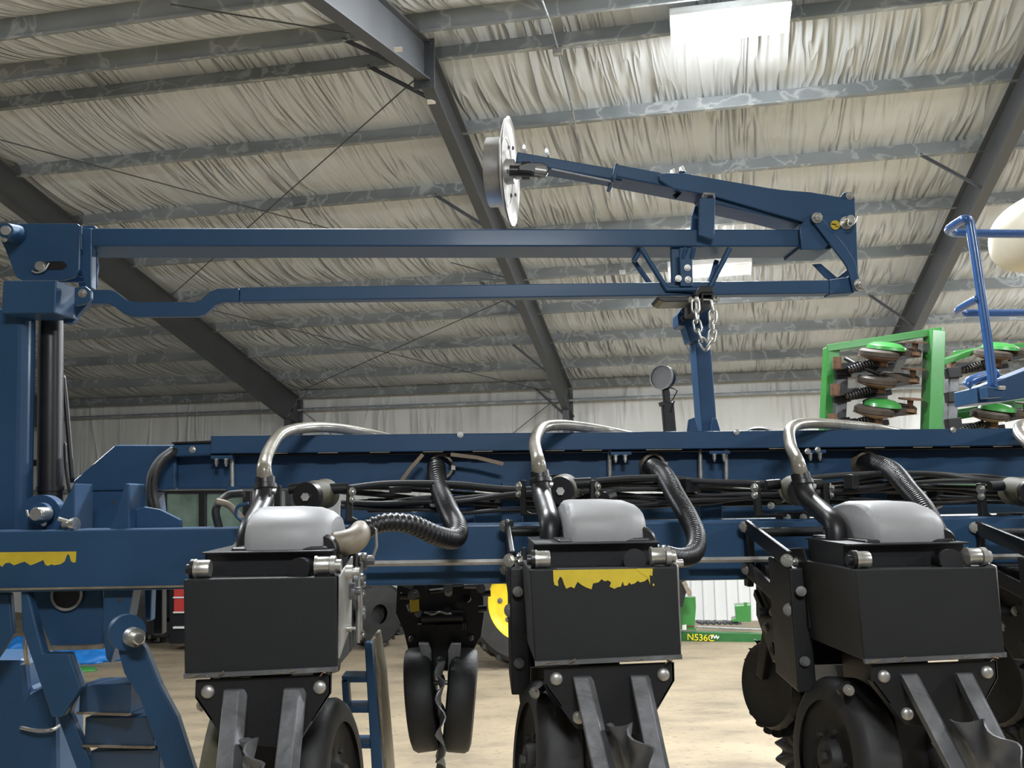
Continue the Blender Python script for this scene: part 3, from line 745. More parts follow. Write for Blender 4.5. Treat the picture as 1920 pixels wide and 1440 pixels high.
# head plate with slot
HY = YA-.04
outer = [(2, 452), (6, 432), (22, 419), (145, 419), (151, 424), (149, 505), (140, 519), (120, 525), (40, 525), (30, 520), (9, 466)]
pp('head_plate', outer, HY, .014, 'blue', .003, arm)
pp('head_plate', [(q[0]+32, q[1]+4) for q in outer], HY+.20, .014, 'blue', .003, arm)
pp('head_web', [(140, 425), (172, 428), (172, 540), (160, 540), (150, 500)], HY+.03, .04, 'blue', .003, arm)
pp('head_ear', [(146, 455), (178, 455), (184, 500), (178, 535), (150, 545), (146, 530), (163, 528), (166, 520), (146, 518)], HY+.10, .014, 'blue', .003, arm)
# slot
bm = bm_new(); 
sl = [(84, 494), (88, 490), (118, 490), (125, 496), (125, 500), (118, 506), (88, 506), (84, 502)]
plate(bm, sl, HY-.0015, .004); obj('slot', bm, 'plastic', arm)
bm = bm_new(); lathe(bm, P(73, 498, HY-.02), V3((.1, 1, 0)), [(0, 0), (0, .016), (.005, .018), (.03, .018), (.03, 0)], n=24); obj('slot_pin', bm, 'zinc', arm, smooth='auto')
bm = bm_new(); tube(bm, [P(60, 508, HY-.01), P(70, 511, HY-.012), P(84, 506, HY-.012), P(92, 493, HY-.01)], .0035, n=8); obj('cotter_pin', bm, 'zinc', arm, smooth=True)
bm = bm_new(); lathe(bm, P(10, 432, HY-.11), P(32, 440, HY)-P(10, 432, HY-.11), [(0, 0), (0, .026), (.11, .034), (.125, .034), (.125, 0)], n=28); bs = obj('pivot_boss', bm, 'blue', arm, smooth='auto')
bm = bm_new(); lathe(bm, P(10, 432, HY-.118), P(32, 440, HY)-P(10, 432, HY-.11), [(0, 0), (0, .016), (.01, .017), (.01, 0)], n=24); obj('pivot_pin', bm, 'zinc', bs, smooth='auto')
bolt(bs, P(9, 449, HY-.10), .007)
# weld beads
bm = bm_new(); tube(bm, [P(152, y, HY-.003) for y in range(424, 470, 3)], lambda t: .004+.0012*math.sin(t*50), n=8, smooth=False); obj('weld_bead', bm, 'blue', arm, smooth=True)
bm = bm_new(); tube(bm, [P(181, y, HY+.095) for y in range(497, 540, 3)], lambda t: .004+.0012*math.sin(t*50), n=8, smooth=False); obj('weld_bead', bm, 'blue', arm, smooth=True)
# linkage bar (lower link) : crank plate then long tube
pp('link_crank', [(168, 543), (205, 543), (217, 547), (237, 562), (250, 566), (365, 566), (376, 562), (393, 547), (408, 541), (448, 540), (448, 566), (420, 566), (404, 571), (385, 589), (370, 593), (250, 594), (232, 588), (212, 573), (200, 569), (168, 569)], YA-.02, .028, 'blue', .004, arm)
bm = bm_new(); a, b = P(449, 539, YA-.025), P(1556, 525, YA-.025); prism(bm, [a, b, b-V3((0, 0, .050)), a-V3((0, 0, .050))], V3((0, .05, 0))); obj('link_tube', bm, 'blue', arm, bevel=.004)
pp('link_end', [(1556, 524), (1598, 518), (1612, 540), (1600, 549), (1556, 552)], YA-.03, .06, 'blue', .004, arm)
# cradle brackets under the boom
pp('bracket_plate', [(1258, 462), (1299, 462), (1299, 536), (1274, 540), (1260, 532)], YA+.02, .02, 'blue', .003, arm)
pp('bracket_plate', [(1274, 464), (1298, 464), (1300, 537), (1276, 537)], YA-.05, .012, 'blue', .003, arm)
for u in (1287, 1302):
    bm = bm_new(); bar(bm, P(u, 464, YA-.055), P(u-6, 486, YA-.045), .018, .012); obj('bracket_tab', bm, 'blue', arm, bevel=.004)
for (u, v) in ((1289, 502), (1290, 524), (1272, 522)): bolt(arm, P(u, v, YA-.05), .009)
for (q0, q1, Y) in (((1202, 466), (1252, 545), YA-.03), ((1188, 489), (1220, 534), YA+.15), ((1368, 466), (1330, 540), YA-.03), ((1344, 489), (1330, 530), YA+.14), ((1202, 467), (1188, 490), YA+.05)):
    bm = bm_new(); cyl(bm, P(*q0, Y), P(*q1, Y), .010, n=12); obj('rest_rod', bm, 'blue', arm, smooth='auto')
bm = bm_new(); cyl(bm, P(1250, 543, YA-.03), P(1310, 543, YA-.04), .010, n=12); obj('rest_rod', bm, 'blue', arm, smooth='auto')
pp('rest_pad', [(1232, 556), (1300, 556), (1300, 565), (1245, 566), (1236, 562)], YA-.06, .12, 'plastic', .003, arm)
# hook latch holding the upper section
pp('latch', [(1311, 371), (1342, 371), (1340, 440), (1337, 449), (1310, 441)], YA-.045, .016, 'blue', .003, arm)
pp('latch', [(1303, 386), (1315, 380), (1312, 440), (1296, 430), (1297, 405)], YA+.10, .016, 'blue', .003, arm)
pp('latch_hook', [(1319, 359), (1340, 361), (1342, 372), (1338, 374), (1336, 366), (1320, 366), (1318, 372), (1315, 370)], YA-.045, .10, 'dsteel', .003, arm)
# second section, folded back over the boom
Y2 = YA-.01
d2 = .14
def sect(name, tl, tr, h0, h1, Y, dep, mat='blue', bev=.005):
    a, b = P(*tl, Y), P(*tr, Y); bm = bm_new()
    n = (b-a).normalized(); dn = V3((n.z, 0, -n.x))
    prism(bm, [a, b, b+dn*h1, a+dn*h0], V3((0, dep, 0))); return obj(name, bm, mat, arm, bevel=bev)
sect('inner_tube', (970, 284), (1170, 319), .043, .043, Y2+.02, .085)
sect('outer_tube', (1158, 308), (1330, 340), .048, .05, Y2, .125)
sect('tube_collar', (1154, 305), (1162, 307), .064, .064, Y2-.008, .145)
bm = bm_new(); bar(bm, P(1034, 317, Y2+.018), P(1150, 341, Y2+.018), .006, .006); obj('guide_strip', bm, 'dsteel', arm)
bm = bm_new(); plate(bm, [(1262, 365), (1276, 357), (1278, 362), (1268, 373)], Y2+.04, .012); obj('clip', bm, 'plastic', arm)
pts = [(1235, 327), (1250, 324), (1285, 325), (1440, 352), (1470, 356), (1520, 360), (1580, 370), (1603, 374), (1605, 415), (1590, 425), (1520, 420), (1430, 394), (1335, 367), (1262, 353), (1236, 337)]
pp('side_plate', pts, Y2-.02, .012, 'blue', .003, arm)
pp('side_plate', [(u-4, v+3) for u, v in pts], Y2+.13, .012, 'blue', .003, arm)
pp('filler_plate', [(1300, 345), (1440, 372), (1590, 400), (1590, 412), (1500, 420), (1430, 402), (1330, 380)], Y2-.0, .12, 'blue', .003, arm)
pp('ear', [(1572, 373), (1583, 361), (1592, 359), (1601, 363), (1604, 376)], Y2-.02, .012, 'blue', .003, arm)
bolt(arm, P(1593, 367, Y2-.02), .011)
# hinge plates at the right
pp('hinge_plate', [(1500, 422), (1515, 408), (1524, 401), (1600, 402), (1606, 415), (1610, 530), (1598, 520), (1592, 470), (1560, 450), (1545, 468), (1503, 468)], YA-.035, .014, 'blue', .003, arm)
pp('hinge_body', [(1498, 438), (1560, 410), (1580, 452), (1556, 467), (1498, 467)], YA-.002, .170, 'blue', .004, arm)
pp('link_plate', [(1522, 400), (1537, 398), (1545, 412), (1587, 462), (1604, 490), (1612, 524), (1618, 535), (1611, 546), (1600, 544), (1594, 520), (1588, 500), (1580, 488), (1528, 420)], YA-.052, .012, 'blue', .003, arm)
pp('link_plate', [(1524, 495), (1540, 494), (1570, 520), (1575, 516), (1598, 498), (1600, 508), (1580, 528), (1560, 528), (1548, 520)], YA+.10, .012, 'blue', .003, arm)
for (u, v, r) in ((1531, 409, .015), (1611, 534, .016)):
    bolt(arm, P(u, v, YA-.055), r, h=.022)
bm = bm_new(); lathe(bm, P(1596, 410, YA-.09), V3((.05, 1, 0)), [(0, 0), (0, .013), (.004, .016), (.05, .016), (.05, .024), (.06, .024), (.06, 0)], n=24); pn = obj('hinge_pin', bm, 'zinc', arm, smooth='auto')
bm = bm_new(); tube(bm, [P(1578, 414, YA-.085), P(1590, 411, YA-.09), P(1590, 422, YA-.088), P(1600, 420, YA-.085), P(1607, 406, YA-.08)], .0028, n=8); obj('cotter_pin', bm, 'zinc', pn, smooth=True)
bm = bm_new(); c = P(1566, 422, YA-.0375); lathe(bm, c, FRONT, [(0, 0), (.001, .0), (.001, .0175), (0, .0175)], n=32); dk = obj('round_decal', bm, 'yellow', arm, label='round yellow decal with black print')
bm = bm_new(); bar(bm, P(1559, 420, YA-.0395), P(1568, 421, YA-.0395), .001, .004); bar(bm, P(1566, 424, YA-.0395), P(1572, 425, YA-.0395), .001, .002); obj('print_mark', bm, 'plastic', dk)
# nuts on top of the section
for (u, v) in ((982, 283), (1024, 290), (1279, 323), (1262, 328)):
    bolt(arm, P(u, v, Y2+.05), .010, V3((0, 0, 1)), h=.018)
# spindle bracket and hub
pp('spindle_bracket', [(972, 309), (990, 304), (1015, 304), (1026, 309), (1030, 318), (1025, 328), (1012, 330), (995, 322), (972, 320)], Y2-.03, .03, 'plastic', .004, arm)
bm = bm_new(); cyl(bm, P(955, 320, Y2+.0), P(1005, 322, Y2+.0), .020, n=20); obj('spindle', bm, 'plastic', arm, smooth='auto')
bm = bm_new(); cyl(bm, P(1003, 319, Y2-.05), P(1024, 322, Y2-.05), .017, n=16); obj('spindle_nut', bm, 'steel', arm, smooth='auto')
# marker disc: dished, with depth band drum
mdisc = thing('marker_disc', 'thin round steel marker disc with depth drum, seen edge-on above the boom', 'disc', P(945, 322, Y2+.04))
cD = P(957, 322, Y2+.04); ax = (V3((-1, .21, .02))).normalized()
R_ = .200
bm = bm_new()
prf = [(-.004, R_), (-.001, R_*.985), (.011, R_*.82), (.014, R_*.6), (.014, 0)]
lathe(bm, cD, ax, prf+[(z+.004, max(r-.001, 0)) for z, r in prf[::-1]], n=64); disc = obj('disc_blade', bm, 'hub', mdisc, smooth='auto')
bm = bm_new(); lathe(bm, cD, ax, [(.012, .128), (.080, .128), (.080, .121), (.012, .121)], n=48, closed=True); obj('depth_drum', bm, 'steel', mdisc, smooth='auto')
bm = bm_new(); lathe(bm, cD, ax, [(.014, .134), (.022, .136), (.022, 0), (.014, 0)], n=48); obj('disc_plate', bm, 'rust', mdisc, smooth='auto')
bm = bm_new(); lathe(bm, cD, ax, [(-.055, 0), (-.055, .030), (-.02, .030), (-.015, .045), (.018, .048), (.018, 0)], n=28); obj('hub', bm, 'steel', mdisc, smooth='auto')
bm = bm_new(); lathe(bm, cD, ax, [(-.075, 0), (-.075, .034), (-.045, .034), (-.045, 0)], n=28); obj('hub_cap', bm, 'plastic', mdisc, smooth='auto')
_, s_, u_ = frame_of(ax)
for i in range(6):
    t = math.radians(60*i+20); q = cD + (s_*math.cos(t)+u_*math.sin(t))*.10 - ax*(-.008)
    bolt(mdisc, q-ax*.012, .007, -ax, 'dsteel')
# cradle hitch tube and chain
cr = thing('cradle_tube', 'black square receiver tube on the marker support post with side bolts', 'bracket', P(1323, 560, YP-.2))
YC = YA-.16
bm = bm_new()
A_ = [P(u, v, YC) for u, v in ((1315, 549), (1338, 549), (1338, 570), (1315, 570))]; B_ = [P(u, v, YC) for u, v in ((1319, 553), (1334, 553), (1334, 566), (1319, 566))]
dv = V3((0, .26, 0))
va = [bm.verts.new(p) for p in A_]; vb = [bm.verts.new(p) for p in B_]; va2 = [bm.verts.new(p+dv) for p in A_]; vb2 = [bm.verts.new(p+dv) for p in B_]
for i in range(4):
    j = (i+1) % 4
    bm.faces.new((va[i], va[j], vb[j], vb[i])); bm.faces.new((va[i], va2[i], va2[j], va[j])); bm.faces.new((vb[i], vb[j], vb2[j], vb2[i])); bm.faces.new((va2[i], vb2[i], vb2[j], va2[j]))
obj('receiver_tube', bm, 'black', cr, bevel=.002)
pp('strap_cap', [(1303, 552), (1312, 536), (1337, 536), (1338, 549), (1315, 549), (1306, 560)], YC, .10, 'black', .004, cr)
bm = bm_new(); cyl(bm, P(1296, 562, YC+.02), P(1343, 563, YC+.02), .007, n=12); obj('cross_bolt', bm, 'zinc', cr, smooth='auto')
for u in (1296, 1343): bolt(cr, P(u, 562, YC+.02), .010, V3((-1 if u < 1300 else 1, 0, 0)))
def link(c, d, wdir, L=.046, W=.026, r=.0042):
    bm = bm_new(); d = d.normalized(); wv = (wdir-d*wdir.dot(d)).normalized(); pts = []
    h = L/2-W/2
    for i in range(24):
        t = 2*math.pi*i/24; x = math.cos(t)*(W/2); y = math.sin(t)*(W/2) + (h if math.sin(t) >= 0 else -h)
        pts.append(c+wv*x+d*y)
    n = 8; rings = []
    for i, p in enumerate(pts):
        tn = (pts[(i+1) % 24]-pts[i-1]).normalized(); nn = d.cross(wv).normalized(); bb = tn.cross(nn)
        rings.append([bm.verts.new(p+(nn*math.cos(2*math.pi*k/n)+bb*math.sin(2*math.pi*k/n))*r) for k in range(n)])
    for i in range(24):
        a, b = rings[i], rings[(i+1) % 24]
        for k in range(n): bm.faces.new((a[k], a[(k+1) % n], b[(k+1) % n], b[k]))
    return bm
chain = thing('chain', 'zinc-plated chain loop hanging from the black receiver tube', 'chain', P(1322, 600, YC-.02))
cp_ = [(1304, 565), (1305, 595), (1310, 622), (1320, 648), (1330, 652), (1335, 632), (1337, 608), (1336, 580), (1334, 566)]
path = resample(crom([P(u, v, YC-.025) for u, v in cp_], 8), .034)
for i in range(len(path)-1):
    d = path[i+1]-path[i]; c = (path[i]+path[i+1])/2
    w_ = V3((1, 0, 0)) if i % 2 == 0 else V3((.35, 1, 0)); 
    if abs(d.normalized().dot(V3((1, 0, 0)))) > .8: w_ = V3((0, 0, 1)) if i % 2 == 0 else V3((.0, 1, .3))
    obj('chain_link', link(c, d, w_), 'zinc', chain, smooth=True)
bm = bm_new(); bar(bm, P(1306, 556, YC-.012), P(1307, 600, YC-.012), .013, .006); obj('chain_hook', bm, 'zinc', chain, bevel=.002)
# work lamp on stalk
wl_ = thing('work_lamp', 'round black work lamp on a black stalk above the tray', 'lamp', P(1250, 805, 3.45))
c = P(1242, 708, 3.45); axl = V3((-.62, -.75, .08)).normalized()
bm = bm_new(); lathe(bm, c, axl, [(-.035, 0), (-.035, .040), (-.015, .048), (.008, .048), (.010, .043)], n=36); obj('lamp_body', bm, 'plastic', wl_, smooth='auto')
bm = bm_new(); lathe(bm, c, axl, [(.009, .0), (.009, .0445), (.004, .0445)], n=36); obj('lamp_lens', bm, 'grille', wl_, smooth='auto')
bm = bm_new(); lathe(bm, c, axl, [(.004, .049), (.012, .049), (.012, .044), (.004, .044)], n=36, closed=True); obj('lamp_bezel', bm, 'steel', wl_, smooth='auto')
bm = bm_new(); bar(bm, P(1251, 755, 3.46), P(1256, 812, 3.46), .045, .035, up=V3((0, 1, 0))); obj('stalk', bm, 'plastic', wl_, bevel=.004)
bm = bm_new(); bar(bm, P(1248, 730, 3.46), P(1251, 757, 3.46), .026, .03, up=V3((0, 1, 0))); obj('stalk_joint', bm, 'plastic', wl_, bevel=.004)
bm = bm_new(); tube(bm, [P(1252, 727, 3.44), P(1262, 728, 3.43), P(1270, 733, 3.43), P(1262, 748, 3.43), P(1256, 755, 3.44)], .0025, n=6, smooth=False); obj('wire', bm, 'plastic', wl_)
bm = bm_new(); bar(bm, P(1236, 759, 3.44), P(1246, 756, 3.44), .012, .016); obj('knob', bm, 'plastic', wl_)
bm = bm_new(); tube(bm, [P(1258, 770, 3.43), P(1264, 752, 3.43)], .003, n=6, smooth=False); obj('cable_tie', bm, 'plastic', wl_)
# ================================================================== ROW UNITS
YF = 2.085
U2 = P(1135, 1150, YF)
ru = thing('row_unit', 'middle row unit with torn yellow decal on its black box', 'planter row unit', V3((U2.x, YF, P(1135, 1250, YF).z)), 'planter row units')
def ub(name, pts, Y, t, mat='black', bevel=.003, parent=None, smooth=False):
    bm = bm_new(); plate(bm, pts, Y, t); return obj(name, bm, mat, parent or ru, bevel=bevel, smooth=smooth)
def X2(u, Y): return P(u, 1150, Y).x
# box (weight panel)
ub('hopper_panel', [(993, 1068), (1268, 1063), (1278, 1230), (1003, 1243)], YF, .34, 'box', .003)
bm = bm_new(); bar(bm, P(1003, 1244, YF), P(1278, 1231, YF), .012, .010); obj('panel_lip', bm, 'dsteel', ru)
# chaff bits along the lower lip
bm = bm_new(); rr = random.Random(3)
for i in range(9):
    u = 1005+rr.random()*262; c = P(u, 1246-(u-1003)*.045, YF-.008); d = V3((rr.uniform(-1, 1), rr.uniform(-.3, .3), rr.uniform(-.35, .35))).normalized()
    bar(bm, c, c+d*(.01+.015*rr.random()), .0025, .002)
o = obj('straw_bits', bm, 'wood', ru); o['kind'] = 'stuff'
# V bracket
ub('bracket_plate', [(1020, 1252), (1264, 1242), (1265, 1276), (1205, 1378), (1080, 1366), (1020, 1283)], YF+.012, .008, 'black', .001)
bm = bm_new(); A0 = P(1264, 1242, YF+.012); A1 = P(1265, 1276, YF+.012); A2 = P(1205, 1378, YF+.012)
for a, b in ((A0, A1), (A1, A2)): prism(bm, [a, b, b+V3((-.004, .035, 0)), a+V3((-.004, .035, 0))], V3((-.005, 0, 0)))
obj('bracket_flange', bm, 'dsteel', ru)
bm = bm_new(); A0 = P(1020, 1283, YF+.012); A1 = P(1080, 1366, YF+.012)
prism(bm, [A0, A1, A1+V3((0, .035, 0)), A0+V3((0, .035, 0))], V3((.005, 0, 0))); obj('bracket_flange', bm, 'black', ru)
for (u, v) in ((1043, 1273), (1244, 1265), (1085, 1345)):
    bm = bm_new(); dome(bm, P(u, v, YF+.012), FRONT, .0145); obj('carriage_bolt', bm, 'steel', ru, smooth=True)
# press-wheel arms: channel with angled side
for (p0, p1) in (((1074, 1270), (1118, 1470)), ((1182, 1268), (1222, 1470))):
    a0 = P(*p0, YF-.0); a1 = P(*p1, YF-.16); wv = V3((.046, 0, .0))
    bm = bm_new()
    sec = [(0, 0), (.034, 0), (.047, .022), (.047, .03), (0, .03)]
    A = [bm.verts.new(a0+V3((x, y, 0))) for x, y in sec]; C = [bm.verts.new(a1+V3((x, y, 0))) for x, y in sec]
    bm.faces.new(A); bm.faces.new(C[::-1])
    for i in range(5): bm.faces.new((A[i], A[(i+1) % 5], C[(i+1) % 5], C[i]))
    obj('press_wheel_arm', bm, 'dsteel', ru, bevel=.0025)
# spiked closing wheel
def spiked(bm, c, ax, R=.15, n=10):
    d, s, u = frame_of(ax); N_ = n*8; ring = []; inner = []
    for i in range(N_):
        t = 2*math.pi*i/N_; ph = (i % 8)/8
        r = R*(1-.10*(.5-.5*math.cos(2*math.pi*ph))); z = .016*math.sin(2*math.pi*ph)
        e = s*math.cos(t)+u*math.sin(t)
        ring.append((bm.verts.new(c+e*r+d*(z+.0025)), bm.verts.new(c+e*r+d*(z-.0025))))
        inner.append((bm.verts.new(c+e*R*.62+d*.0025), bm.verts.new(c+e*R*.62-d*.0025)))
    cc = (bm.verts.new(c+d*.0025), bm.verts.new(c-d*.0025))
    for i in range(N_):
        j = (i+1) % N_
        bm.faces.new((ring[i][0], ring[j][0], inner[j][0], inner[i][0])); bm.faces.new((ring[j][1], ring[i][1], inner[i][1], inner[j][1]))
        bm.faces.new((ring[i][0], ring[i][1], ring[j][1], ring[j][0]))
        bm.faces.new((inner[i][0], inner[j][0], cc[0])); bm.faces.new((inner[j][1], inner[i][1], cc[1]))
    return bm
bm = bm_new(); spiked(bm, P(1186, 1478, YF-.13), V3((1, .35, .12)), .135, 9); obj('closing_wheel', bm, 'dsteel', ru, smooth='auto')
# tray behind / above the box
bm = bm_new(); zt = P(1120, 1016, YF+.10).z; zb = P(1120, 1070, YF+.1).z
x0, x1 = X2(1003, YF+.1), X2(1238, YF+.1)
prism(bm, [V3((x0, YF+.10, zb-.02)), V3((x1-.01, YF+.10, zb-.02)), V3((x1, YF+.10, zt)), V3((x0, YF+.10, zt))], V3((0, .006, 0)))
prism(bm, [V3((x0, YF+.07, zt)), V3((x1, YF+.07, zt)), V3((x1, YF+.36, zt+.004)), V3((x0, YF+.36, zt+.004))], V3((0, 0, -.005)))
prism(bm, [V3((x0, YF+.10, zb-.02)), V3((x0, YF+.34, zb-.02)), V3((x0, YF+.34, zt)), V3((x0, YF+.10, zt))], V3((.005, 0, 0)))
prism(bm, [V3((x1, YF+.10, zb-.02)), V3((x1, YF+.34, zb-.02)), V3((x1, YF+.34, zt)), V3((x1, YF+.10, zt))], V3((-.005, 0, 0)))
obj('meter_tray', bm, 'black', ru, bevel=.002)
# spring / tan wheel inside the tray
bm = bm_new(); cyl(bm, P(1190, 1050, YF+.09), P(1190, 1050, YF+.03), .026, n=24); obj('meter_knob', bm, 'plastic', ru, smooth='auto')
bm = bm_new(); pts = [P(1175, 1040+i*2.1, YF+.04)+V3((.006*math.cos(i*1.9), .006*math.sin(i*1.9), 0)) for i in range(12)]; tube(bm, pts, .0018, n=6, k=3); obj('spring', bm, 'zinc', ru, smooth=True)
for u in (1114, 1155): 
    bm = bm_new(); dome(bm, P(u, 1068, YF+.09), FRONT, .010); obj('carriage_bolt', bm, 'steel', ru, smooth=True)
# rollers
def roller(u, v, Y, L, r, lab=None):
    a = P(u, v, Y); bm = bm_new(); 
    lathe(bm, a, V3((1, 0, 0)), [(0, 0), (0, r*1.12), (.005, r*1.12), (.005, r), (L-.003, r), (L, r*.92), (L, 0)], n=28); o = obj('roller', bm, 'zinc', ru, smooth='auto')
    return o
roller(1003, 1049, YF+.035, .034, .0195); roller(1219, 1043, YF+.035, .034, .0195)
bm = bm_new(); cyl(bm, P(996, 1049, YF+.035), P(1003, 1049, YF+.035), .022, n=24); cyl(bm, P(988, 1050, YF+.035), P(996, 1050, YF+.035), .012, n=16); obj('roller_bush', bm, 'plastic', ru, smooth='auto')
bm = bm_new(); cyl(bm, P(1247, 1043, YF+.035), P(1256, 1043, YF+.035), .022, n=24); cyl(bm, P(1256, 1043, YF+.035), P(1266, 1043, YF+.035), .014, n=16); obj('roller_bush', bm, 'steel', ru, smooth='auto')
# grey vacuum cover : arched in the YZ plane, axis along X
def cover():
    bm = bm_new()
    zb = P(1100, 1012, 2.30).z; zt = P(1100, 936, 2.36).z; h = zt-zb
    xs = [X2(1060, 2.28), X2(1066, 2.28), X2(1186, 2.28), X2(1196, 2.28)]
    prof_ = []
    for i in range(15):
        t = math.pi/2*i/14
        prof_.append((2.335-.150*math.sin(t)**1.0*1.0, zb+h*max(0, math.cos(t))**.62))
    # back half
    back = [(2.47, zt-.012), (2.535, zt-.05), (2.56, zb)]
    loop = back[::-1]+[(2.39, zt)] + prof_
    def sec(x, sc, dzz=0): return [bm.verts.new(V3((x+.012, 2.37+(y-2.37)*sc, zb+(z-zb)*sc))) for y, z in loop]
    secs = [sec(X2(1060, 2.28)-.008, .90), sec(X2(1060, 2.28), .975), sec(X2(1070, 2.28), 1.0), sec(X2(1130, 2.28), 1.0), sec(X2(1168, 2.28), .965), sec(X2(1190, 2.28), .86), sec(X2(1198, 2.28), .78), sec(X2(1202, 2.28), .72)]
    n = len(loop)
    for a, b in zip(secs[:-1], secs[1:]):
        for i in range(n): bm.faces.new((a[i], a[(i+1) % n], b[(i+1) % n], b[i]))
    bm.faces.new(secs[0]); bm.faces.new(secs[-1][::-1]); return bm
cv = obj('meter_cover', cover(), 'cover', ru, smooth='auto', label='light grey moulded meter cover')
md = cv.modifiers.new('bevel', 'BEVEL'); md.width = .006; md.segments = 3; md.angle_limit = math.radians(40)
cv.modifiers.move(1, 0)
bm = bm_new(); zz = P(1100, 1010, 2.2).z; prism(bm, [V3((X2(1044, 2.25), 2.19, zz-.016)), V3((X2(1215, 2.25), 2.19, zz-.016)), V3((X2(1215, 2.25), 2.19, zz)), V3((X2(1044, 2.25), 2.19, zz))], V3((0, .36, 0))); obj('cover_base', bm, 'plastic', ru, bevel=.005)
bm = bm_new(); lathe(bm, V3((X2(1202, 2.25), 2.215, zz-.012)), V3((0, 1, 0)), [(0, 0), (0, .033), (.012, .040), (.20, .042), (.20, 0)], n=28); obj('outlet_dome', bm, 'plastic', ru, smooth='auto')
# black downpipe with collar
bm = bm_new(); tube(bm, [P(1013, 900, 2.58), P(1017, 932, 2.54), P(1026, 960, 2.44), P(1031, 985, 2.37), P(1031, 1042, 2.36)], .027, n=24, k=6); obj('downpipe', bm, 'plastic', ru, smooth=True)
bm = bm_new(); tube(bm, [P(1031, 988, 2.37), P(1031, 992, 2.37)], .0295, n=24, smooth=False); obj('pipe_joint', bm, 'plastic', ru, smooth='auto')
bm = bm_new(); axp = (P(1016, 915, 2.57)-P(1011, 880, 2.58)); COLTOP = P(1011, 880, 2.58); lathe(bm, P(1011, 882, 2.58), axp, [(0, .021), (.004, .027), (.022, .027), (.024, .031), (.036, .032), (.040, .027), (.05, .026)], n=28); obj('pipe_collar', bm, 'plastic', ru, smooth='auto')
bm = bm_new(); cyl(bm, P(1030, 908, 2.56), P(1036, 910, 2.56), .008, n=10); obj('clamp_screw', bm, 'zinc', ru)
# air bag / down-pressure roller and its bracket
bm = bm_new(); cyl(bm, P(1050, 920, 2.78), P(1050, 920, 2.78)+V3((.008, .03, .002)), .042, n=32); ab = obj('spring_end_cap', bm, 'plastic', ru, smooth='auto')
bm = bm_new(); cyl(bm, P(1050, 921, 2.78)+V3((0, -.012, 0)), P(1050, 921, 2.78), .013, n=6); obj('cap_nut', bm, 'steel', ab)
bm = bm_new(); lathe(bm, P(1050, 920, 2.80), V3((.20, 1, .06)), [(0, .03), (.01, .041), (.06, .046), (.12, .044), (.135, .047), (.15, .047), (.15, 0)], n=28); obj('air_spring', bm, 'olive', ru, smooth='auto')
for (u0, u1) in ((1000, 1026), (1068, 1108)):
    bm = bm_new(); cyl(bm, P(u0, 907, 2.9), P(u1, 905, 2.9), .017, n=18); obj('pivot_tube', bm, 'black', ru, smooth='auto')
for u in (976, 1107):
    bm = bm_new(); plate(bm, [(u, 900), (u+10, 900), (u+12, 958), (u+20, 962), (u+60 if u < 1000 else u+22, 962), (u+60 if u < 1000 else u+22, 967), (u, 967)], 2.88, .03); obj('spring_bracket', bm, 'black', ru, bevel=.003)
    bolt(ru, P(u-3 if u < 1000 else u+12, 912, 2.87), .011, V3((-1 if u < 1000 else 1, -.6, 0)))
    bolt(ru, P(u-3 if u < 1000 else u+12, 926, 2.87), .009, V3((-1 if u < 1000 else 1, -.6, 0)))
# toolbar clamp and parallel arms
xc = P(950, 1000, 2.88).x; xr_ = xc+.30
for x, sgn in ((xc, 1), (xr_, -1)):
    z1 = P(945, 975, 2.88).z; z0 = P(945, 1100, 2.88).z
    bm = bm_new(); prism(bm, [V3((x, 2.86, z0)), V3((x, 2.90, z0)), V3((x, 2.90, z1)), V3((x, 2.83, z1)), V3((x, 2.83, z1-.05)), V3((x, 2.84, z0+.06))], V3((.02*sgn, 0, 0))); obj('clamp_plate', bm, 'black', ru, bevel=.003)
    za = P(945, 986, 2.85).z
    a = V3((x, 2.84, za)); b = V3((x+.0*sgn, 2.46, P(965, 1050, 2.46).z))
    bm = bm_new(); bar(bm, a, b, .014, .045, w2=.014, h2=.05); obj('parallel_arm', bm, 'black', ru, bevel=.004)
    a2 = a+V3((0, 0, -.13)); b2 = b+V3((0, 0, -.13)); bm = bm_new(); bar(bm, a2, b2, .014, .045); obj('parallel_arm', bm, 'black', ru, bevel=.004)
    for q in (a, b, a2, b2): bolt(ru, q+V3((-.008*sgn, -.004, 0)), .013, V3((-sgn*.6, -1, 0)))
bm = bm_new(); cyl(bm, V3((xc, 2.74, P(950, 997, 2.74).z)), V3((xr_, 2.74, P(950, 997, 2.74).z)), .014, n=16); obj('cross_shaft', bm, 'black', ru, smooth='auto')
# row unit head filling the space between the clamp plates
zh1 = P(1440, 1062, 2.75).z-0.0; zh0 = P(1440, 1235, 2.75).z
bm = bm_new(); prism(bm, [V3((xc+.03, 2.60, zh1)), V3((xc+.03, 2.87, zh1+.02)), V3((xc+.03, 2.89, zh0+.12)), V3((xc+.03, 2.75, zh0)), V3((xc+.03, 2.52, zh0+.03))], V3((.24, 0, 0))); hd = obj('unit_head', bm, 'black', ru, bevel=.006)
rh = random.Random(21)
for i in range(9):
    q = V3((xc+.03, 2.58+.26*rh.random(), zh0+.05+(zh1-zh0-.07)*rh.random())); bm = bm_new()
    if i % 3 == 0: hexbolt(bm, q, V3((-1, -.4, 0)), .011)
    elif i % 3 == 1: cyl(bm, q, q+V3((-.035, 0, 0)), .016, n=14)
    else: bar(bm, q+V3((-.012, 0, 0)), q+V3((-.012, -.09, -.07*rh.random())), .012, .022)
    obj(('bolt', 'stub_pin', 'link_bar')[i % 3], bm, 'steel' if i % 3 == 0 else 'black', ru)
